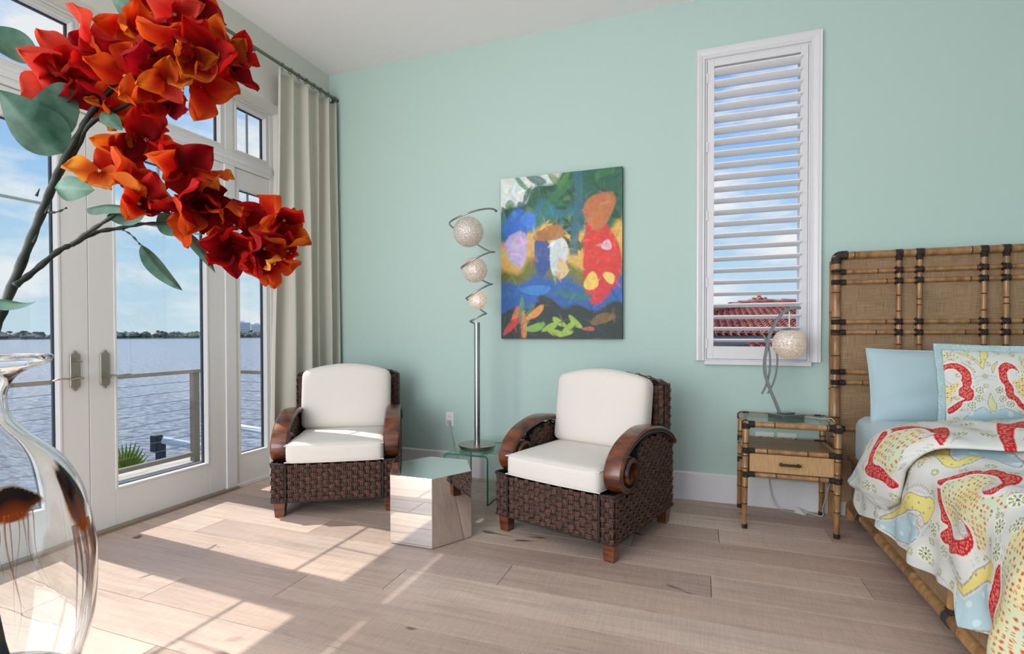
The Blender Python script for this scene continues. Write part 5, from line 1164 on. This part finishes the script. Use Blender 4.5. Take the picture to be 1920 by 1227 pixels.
m = MB(); m.tube(catmull([(.45, 3.893, .40), (.455, 3.885, .25), (.47, 3.88, .12), (.50, 3.86, .03), (.56, 3.84, .006), (.63, 3.85, .006)], 8), .003, 6)
tag(m.build('power_cord', 'cord_clear', smooth='all'), 'thin cord hanging from the wall under the nightstand', 'cord')
tg = MB(); tg.add([(.605, 3.84, .004), (.665, 3.80, .004), (.69, 3.87, .006), (.63, 3.885, .03)], [(0, 1, 2, 3)]); tg.add([(.605, 3.84, .0025), (.665, 3.80, .0025), (.69, 3.87, .0045), (.63, 3.885, .0285)], [(3, 2, 1, 0)])
tag(tg.build('cord_tag', 'plastic_white'), 'small white paper tag on the floor under the nightstand', 'tag')
# ------------------------------------------------------------------ foreground stand, glass vase and flowers
VX, VY = -.9038, .3977
VB = .690
stn = empty('round_table', (-.815, .211, 0), label='round grey-blue metal table under the glass vase', cat='table')
MB().lathe([(0, VB-.026), (.338, VB-.026), (.348, VB-.020), (.350, VB-.012), (.347, VB-.006), (.340, VB-.004), (0, VB-.004)], 96).build('top', 'tray', stn, smooth=True)
MB().lathe([(0, 0), (.17, 0), (.17, .012), (.04, .03), (.022, .08), (.022, VB-.06), (.05, VB-.026), (0, VB-.026)], 40).build('pedestal', 'black_metal', stn, smooth=True)
vp = [(.0845, 1.1677), (.0800, 1.1590), (.0628, 1.1519), (.0466, 1.1416), (.0377, 1.1239), (.0361, 1.1058), (.0403, 1.0872), (.0535, 1.0673), (.0755, 1.0443), (.0954, 1.0203), (.1118, .987), (.122, .9502), (.1287, .9058), (.1305, .8701), (.1299, .8349), (.1269, .7964), (.1208, .7669), (.113, .743), (.1059, .7215), (.0954, .6986), (.088, .688)]
vz = empty('glass_vase', (VX, VY, VB-.0035), label='large clear glass vase with amber streaks in the foreground', cat='vase')
prof = [(p.x, p.y) for p in catmull([(a, b, 0) for a, b in vp], 4)]
wt = .0042
inner = [(max(.004, r-wt-(.0 if z > .71 else .004)), z+(.012 if z < .705 else 0)) for r, z in prof]
full = [(0, VB-.004)]+[(.084, VB-.004)]+prof[::-1]+[(.0835, 1.1700), (.0810, 1.1690)]+[(r, z-.002) for r, z in inner if z < 1.165]+[(0, VB+.014)]
full = [(r, z-(VB-.004)) for r, z in full]
MB().lathe(full, 96).build('body', 'vase_glass', vz, smooth='all')
rad = lambda z: float(np.interp(-z, [-b for a, b in prof], [a for a, b in prof]))
th_cam = math.atan2(-VY, -VX)                    # side of the vase turned to the camera
def patch(c_th, c_z, w_th, h_z, name):
    m = MB(); cols = []
    nu, nv = 26, 22
    for i in range(nu):
        for j in range(nv):
            a = i/(nu-1)*2-1; b = j/(nv-1)*2-1
            z = c_z+b*h_z; r_ = rad(z)+.0006; th = c_th+a*w_th*(1-.25*b)
            m.V.append((r_*math.cos(th), r_*math.sin(th), z-(VB-.004)))
            q = a*a+b*b+.18*math.sin(a*5+b*3); al = min(1, max(0, (1-q)*3.2)); t = max(0, min(1, (-b+.15+.15*math.sin(a*7))*1.1))
            dark = L3(44, 26, 18); org = L3(226, 96, 20); yel = L3(246, 178, 40)
            c = dark*(1-t)+org*t
            if q > .72: c = c*.3+yel*.7
            cols.append((*c, al))
    m.F = [(i*nv+j, (i+1)*nv+j, (i+1)*nv+j+1, i*nv+j+1) for i in range(nu-1) for j in range(nv-1)]; m.I = [0]*len(m.F)
    return m.build(name, 'amber_glass', vz, cols=cols, smooth='all', fixn=False)
patch(th_cam+1.0, .975, .19, .052, 'amber_patch'); patch(th_cam+.24, .990, .36, .022, 'amber_patch')
rv = random.Random(21)
def streak(th, z0, z1, wob, w=.0018):
    n = 24; P = []
    for i in range(n):
        t = i/(n-1); z = z0+(z1-z0)*t; a = th+wob*math.sin(t*4+th*7)*t; r_ = rad(z)+.0003; P.append((r_*math.cos(a), r_*math.sin(a), z-(VB-.004)))
    m = MB(); m.tube(P, [w*(1-.92*i/n) for i in range(n)], 6); c = [(*(L3(236, 132, 50)*(1-.2*(k//6)/n)), .50-.42*(k//6)/n) for k in range(len(P)*6)]
    m.build('amber_streak', 'amber_glass', vz, cols=c, smooth='all', fixn=False)
for i in range(10): streak(th_cam+.86+.033*i, .94, rv.uniform(.73, .83), rv.uniform(-.14, .14), rv.uniform(.0008, .0021))
for i in range(11): streak(th_cam-.02+.05*i+rv.uniform(-.02, .02), .978, rv.uniform(.80, .92), rv.uniform(-.12, .12), rv.uniform(.0006, .0013))

# ------------------------------------------------------------------ bougainvillea spray
DP = .70
fb = empty('bougainvillea_spray', (VX, VY, VB+.02), label='artificial bougainvillea spray with red and orange bracts in the glass vase', cat='flowers')
FO = Vector(fb.location)
def q_(x, y, d=DP): return px(x, y, d)-FO
def stem(pts, r0, r1, name='stem'):
    P = catmull(pts, 6); n = len(P); MB().tube(P, [r0+(r1-r0)*i/(n-1)+.0006*math.sin(i*1.7) for i in range(n)], 9).build(name, 'stem_green', fb, smooth='all')
ax0 = Vector((VX, VY, 0))-FO
stem([Vector((.02, .03, .01)), Vector((.008, .01, .16)), Vector((0, 0, 1.09-FO.z)), q_(-18, 640, .69), q_(8, 575, .70), q_(38, 500, .71), q_(68, 425, .72), q_(95, 358, .73), q_(118, 305, .74), q_(148, 252, .75), q_(176, 205, .76), q_(235, 140, .77), q_(300, 70, .78)], .0072, .0034)
stem([q_(108, 330, .74), q_(142, 282, .75), q_(172, 230, .755), q_(250, 190, .77), q_(330, 130, .78)], .0040, .0022, 'branch')
stem([q_(28, 536, .70), q_(60, 512, .715), q_(108, 472, .73), q_(136, 458, .74), q_(180, 436, .75), q_(225, 428, .76), q_(270, 420, .765), q_(330, 420, .77), q_(420, 423, .78), q_(500, 440, .79)], .0042, .0016, 'branch')
stem([q_(134, 460, .74), q_(165, 436, .735), q_(205, 410, .73), q_(250, 380, .74), q_(300, 350, .75)], .0032, .0018, 'branch')
stem([q_(228, 430, .76), q_(245, 440, .755), q_(262, 458, .75)], .0012, .001, 'branch'); stem([q_(85, 398, .72), q_(105, 398, .72), q_(125, 390, .72)], .0016, .001, 'branch')
stem([q_(440, 425, .78), q_(450, 410, .785), q_(480, 408, .79), q_(510, 405, .79)], .0012, .0008, 'branch')
for x, y in ((68, 368), (62, 455), (44, 480), (85, 400)):
    a = q_(x, y, .715); MB().tube([a, a+Vector((.004, .002, .011))], [.002, .0004], 6).build('thorn', 'stem_green', fb)
# leaves
def leaf(base, tip, width, fold=.35, curl=.02, twist=0, depth_bow=.0):
    base, tip = Vector(base), Vector(tip); ax = (tip-base); L_ = ax.length; ax.normalize(); view = (base+FO-EYE).normalized(); sd = ax.cross(view).normalized(); nr = sd.cross(ax).normalized()
    sd, nr = sd*math.cos(twist)+nr*math.sin(twist), nr*math.cos(twist)-sd*math.sin(twist)
    m = MB(); nu, nv = 15, 9
    def f(u, v):
        w = width*(math.sin(math.pi*min(1, u*1.0)**.75)**.85)*(1-.15*u); s = (v-.5)*2
        bow = curl*math.sin(math.pi*u)*L_+.05*L_*math.sin(u*9)*s*.15
        return base+ax*(u*L_)+sd*(s*w/2*math.cos(fold))+nr*(abs(s)*w/2*math.sin(fold)-bow)
    m.grid(f, nu, nv); return m.build('leaf', 'leaf_green', fb, smooth='all')
leaf(q_(118, 288, .74), q_(-2, 168, .70), .075, .3, .05, .2); leaf(q_(150, 210, .75), q_(58, 190, .72), .085, .25, .08, -.3)
leaf(q_(72, 108, .74), q_(-60, 55, .70), .050, .35, -.10, .3); leaf(q_(102, 352, .73), q_(178, 356, .72), .040, .3, .08, .2)
leaf(q_(160, 392, .74), q_(262, 398, .73), .030, .5, .10, .9); leaf(q_(200, 405, .74), q_(275, 395, .73), .030, .2, -.15, .4)
leaf(q_(264, 458, .75), q_(342, 545, .74), .030, .5, -.06, .5); leaf(q_(345, 432, .77), q_(404, 512, .76), .019, .4, .08, .3)
leaf(q_(297, 400, .77), q_(345, 440, .76), .040, .2, -.1, .1); leaf(q_(282, 40, .79), q_(208, -5, .77), .050, .3, .1, .1)
leaf(q_(-20, 560, .66), q_(68, 566, .66), .026, .4, -.08, 1.0); leaf(q_(190, 210, .75), q_(230, 245, .74), .026, .2, .05, .2); leaf(q_(300, 200, .79), q_(345, 172, .78), .03, .2, .05, .1)
# bracts
bcols = {'red': (L3(150, 8, 12), L3(214, 30, 20)), 'deep': (L3(110, 4, 14), L3(176, 16, 22)), 'orange': (L3(196, 40, 16), L3(232, 132, 36)), 'flame': (L3(200, 22, 14), L3(238, 104, 34)), 'gold': (L3(212, 84, 26), L3(240, 176, 70)), 'coral': (L3(196, 34, 30), L3(230, 92, 70))}
def bract_mesh(kind, seed):
    r_ = random.Random(seed); nu, nv = 11, 9; m = MB(); cols = []; a, b = bcols[kind]; ph = r_.uniform(0, 6); cup = r_.uniform(.25, .5); rf = r_.uniform(.10, .20); wdt = r_.uniform(.36, .46)
    for i in range(nu):
        for j in range(nv):
            u = i/(nu-1); s = (j/(nv-1)-.5)*2; w = wdt*(math.sin(math.pi*(u**.72)))**.8 if 0 < u < 1 else .0
            w = max(w, .03*(1-u))
            z = cup*(s*s)*w+.30*u*u*r_.choice([1, 1])*.55-rf*math.sin(u*7+s*4+ph)*abs(s)*.9
            m.V.append((s*w, u, z+.03*math.sin(s*9+ph)*u))
            e = min(1, max(0, (u-.30)*1.1+.35*abs(s)**2+.12*math.sin(ph+u*5+s*3))); c = a*(1-e)+b*e; vein = .86 if abs(s) < .06 else 1
            cols.append((*(c*vein), 1))
    m.F = [(i*nv+j, (i+1)*nv+j, (i+1)*nv+j+1, i*nv+j+1) for i in range(nu-1) for j in range(nv-1)]; m.I = [0]*len(m.F)
    return m.mesh('bract', 'bract', smooth='all', cols=cols, fixn=False)
BM = {k: [bract_mesh(k, i*7+len(k)) for i in range(3)] for k in bcols}
fm_ = MB(); fm_.tube([(0, 0, 0), (0, 0, .55), (0, 0, .62)], [.05, .07, .09], 7)
for k in range(5):
    a = 2*math.pi*k/5; fm_.tube([(0, 0, .62), (.16*math.cos(a), .16*math.sin(a), .70), (.24*math.cos(a), .24*math.sin(a), .68)], [.07, .07, .03], 5)
FM = fm_.mesh('floret', 'floret', smooth='all')
rf_ = random.Random(77)
def flower(x, y, d, size_px, kinds, face=None, spin=None, open_=None):
    c = q_(x, y, d); view = (EYE-(c+FO)).normalized()
    n = face if face is not None else (view+Vector((rf_.uniform(-.9, .9), rf_.uniform(-.9, .9), rf_.uniform(-.8, .8)))).normalized()
    a = Vector((0, 0, 1)) if abs(n.z) < .9 else Vector((1, 0, 0)); u = n.cross(a).normalized(); v = n.cross(u); s0 = size_px*d/FPX; sp_ = rf_.uniform(0, 2.1) if spin is None else spin
    for k in range(3):
        t = sp_+2*math.pi*k/3+rf_.uniform(-.2, .2); out = u*math.cos(t)+v*math.sin(t); el = rf_.uniform(.15, .75) if open_ is None else open_
        yv = (out*math.cos(el)+n*math.sin(el)).normalized(); zv_ = (n*math.cos(el)-out*math.sin(el)).normalized(); xv_ = yv.cross(zv_)
        o = obj('bract', rf_.choice(BM[rf_.choice(kinds)]), fb); sz = s0*rf_.uniform(.85, 1.15)
        o.matrix_local = Matrix(((xv_.x*sz, yv.x*sz, zv_.x*sz, c.x), (xv_.y*sz, yv.y*sz, zv_.y*sz, c.y), (xv_.z*sz, yv.z*sz, zv_.z*sz, c.z), (0, 0, 0, 1)))
    if rf_.random() < .75:
        o = obj('floret', FM, fb); sz = s0*.24; o.matrix_local = Matrix(((u.x*sz, v.x*sz, n.x*sz, c.x), (u.y*sz, v.y*sz, n.y*sz, c.y), (u.z*sz, v.z*sz, n.z*sz, c.z), (0, 0, 0, 1)))
R_, O_, D_, G_, CO = ['red', 'flame', 'deep'], ['orange', 'flame', 'gold'], ['deep', 'red'], ['gold', 'orange'], ['coral', 'red']
A_ = [(110, 130, .76, 66, CO), (120, 165, .77, 70, CO+R_), (175, 80, .75, 66, ['gold', 'coral', 'orange']), (160, 150, .79, 66, D_), (200, 130, .77, 70, D_+R_), (190, 185, .76, 58, R_+['orange']), (235, 95, .73, 64, D_+['orange']), (240, 150, .74, 70, R_+['flame']), (230, 45, .76, 64, O_), (285, 60, .74, 70, R_), (285, 115, .72, 70, R_+D_), (280, 170, .74, 66, R_+['orange']), (330, 30, .74, 66, R_+['coral']), (340, 85, .72, 66, D_+R_+['orange']), (335, 140, .72, 70, R_+O_), (320, 195, .76, 64, D_), (370, 15, .76, 60, R_), (385, 60, .74, 66, R_+O_), (390, 115, .73, 70, R_+['orange']), (380, 165, .74, 60, ['coral', 'flame', 'gold']), (425, 75, .75, 62, ['gold', 'orange']), (430, 125, .75, 64, R_+['orange']), (270, 5, .78, 60, O_), (150, 110, .80, 60, R_), (255, 205, .80, 52, D_), (350, -20, .78, 62, R_), (300, -15, .78, 62, O_), (420, 150, .78, 60, ['flame', 'coral']), (85, 165, .78, 52, CO), (135, 115, .77, 56, CO), (205, 205, .77, 50, R_+['orange']), (450, 105, .76, 52, ['orange', 'red']), (255, 60, .76, 56, O_), (355, 110, .71, 50, ['flame', 'orange']), (310, 150, .71, 50, ['orange', 'coral'])]
B_ = [(190, 325, .74, 58, ['gold', 'flame', 'orange']), (215, 290, .75, 52, ['orange', 'red']), (225, 345, .73, 58, R_+['orange']), (275, 265, .77, 56, R_), (305, 285, .76, 58, ['flame', 'coral', 'red']), (335, 320, .75, 60, D_+['flame']), (365, 325, .76, 56, ['orange', 'flame']), (345, 365, .74, 62, D_+R_), (285, 375, .73, 56, ['red', 'gold']), (260, 385, .74, 54, R_+['orange']), (320, 395, .75, 54, ['gold', 'red']), (385, 380, .76, 56, D_), (365, 415, .76, 46, R_), (240, 315, .78, 50, D_), (290, 240, .78, 46, R_), (250, 350, .76, 50, ['red', 'coral']), (400, 400, .77, 44, ['orange', 'flame']), (405, 375, .78, 42, D_)]
Cc_ = [(435, 375, .77, 42, ['red', 'orange', 'deep']), (430, 455, .77, 52, ['orange', 'red', 'deep']), (470, 430, .79, 52, R_+D_), (500, 405, .78, 56, R_+['flame']), (530, 410, .78, 52, ['flame', 'red', 'orange']), (490, 465, .76, 54, D_+R_), (455, 485, .77, 50, R_+['flame']), (520, 460, .77, 54, D_+['orange', 'red']), (510, 490, .76, 46, ['gold', 'flame']), (540, 440, .79, 44, ['red', 'orange']), (470, 470, .80, 46, D_), (425, 480, .78, 44, ['red', 'flame']), (445, 425, .78, 46, ['red', 'orange']), (545, 475, .78, 42, ['flame', 'red']), (480, 490, .77, 44, ['red', 'deep'])]
for l_ in (A_, B_, Cc_):
    for x_, y_, d_, s_, k_ in l_: flower(x_, y_, d_, s_*(1.0 if l_ is A_ else 1.16), k_)
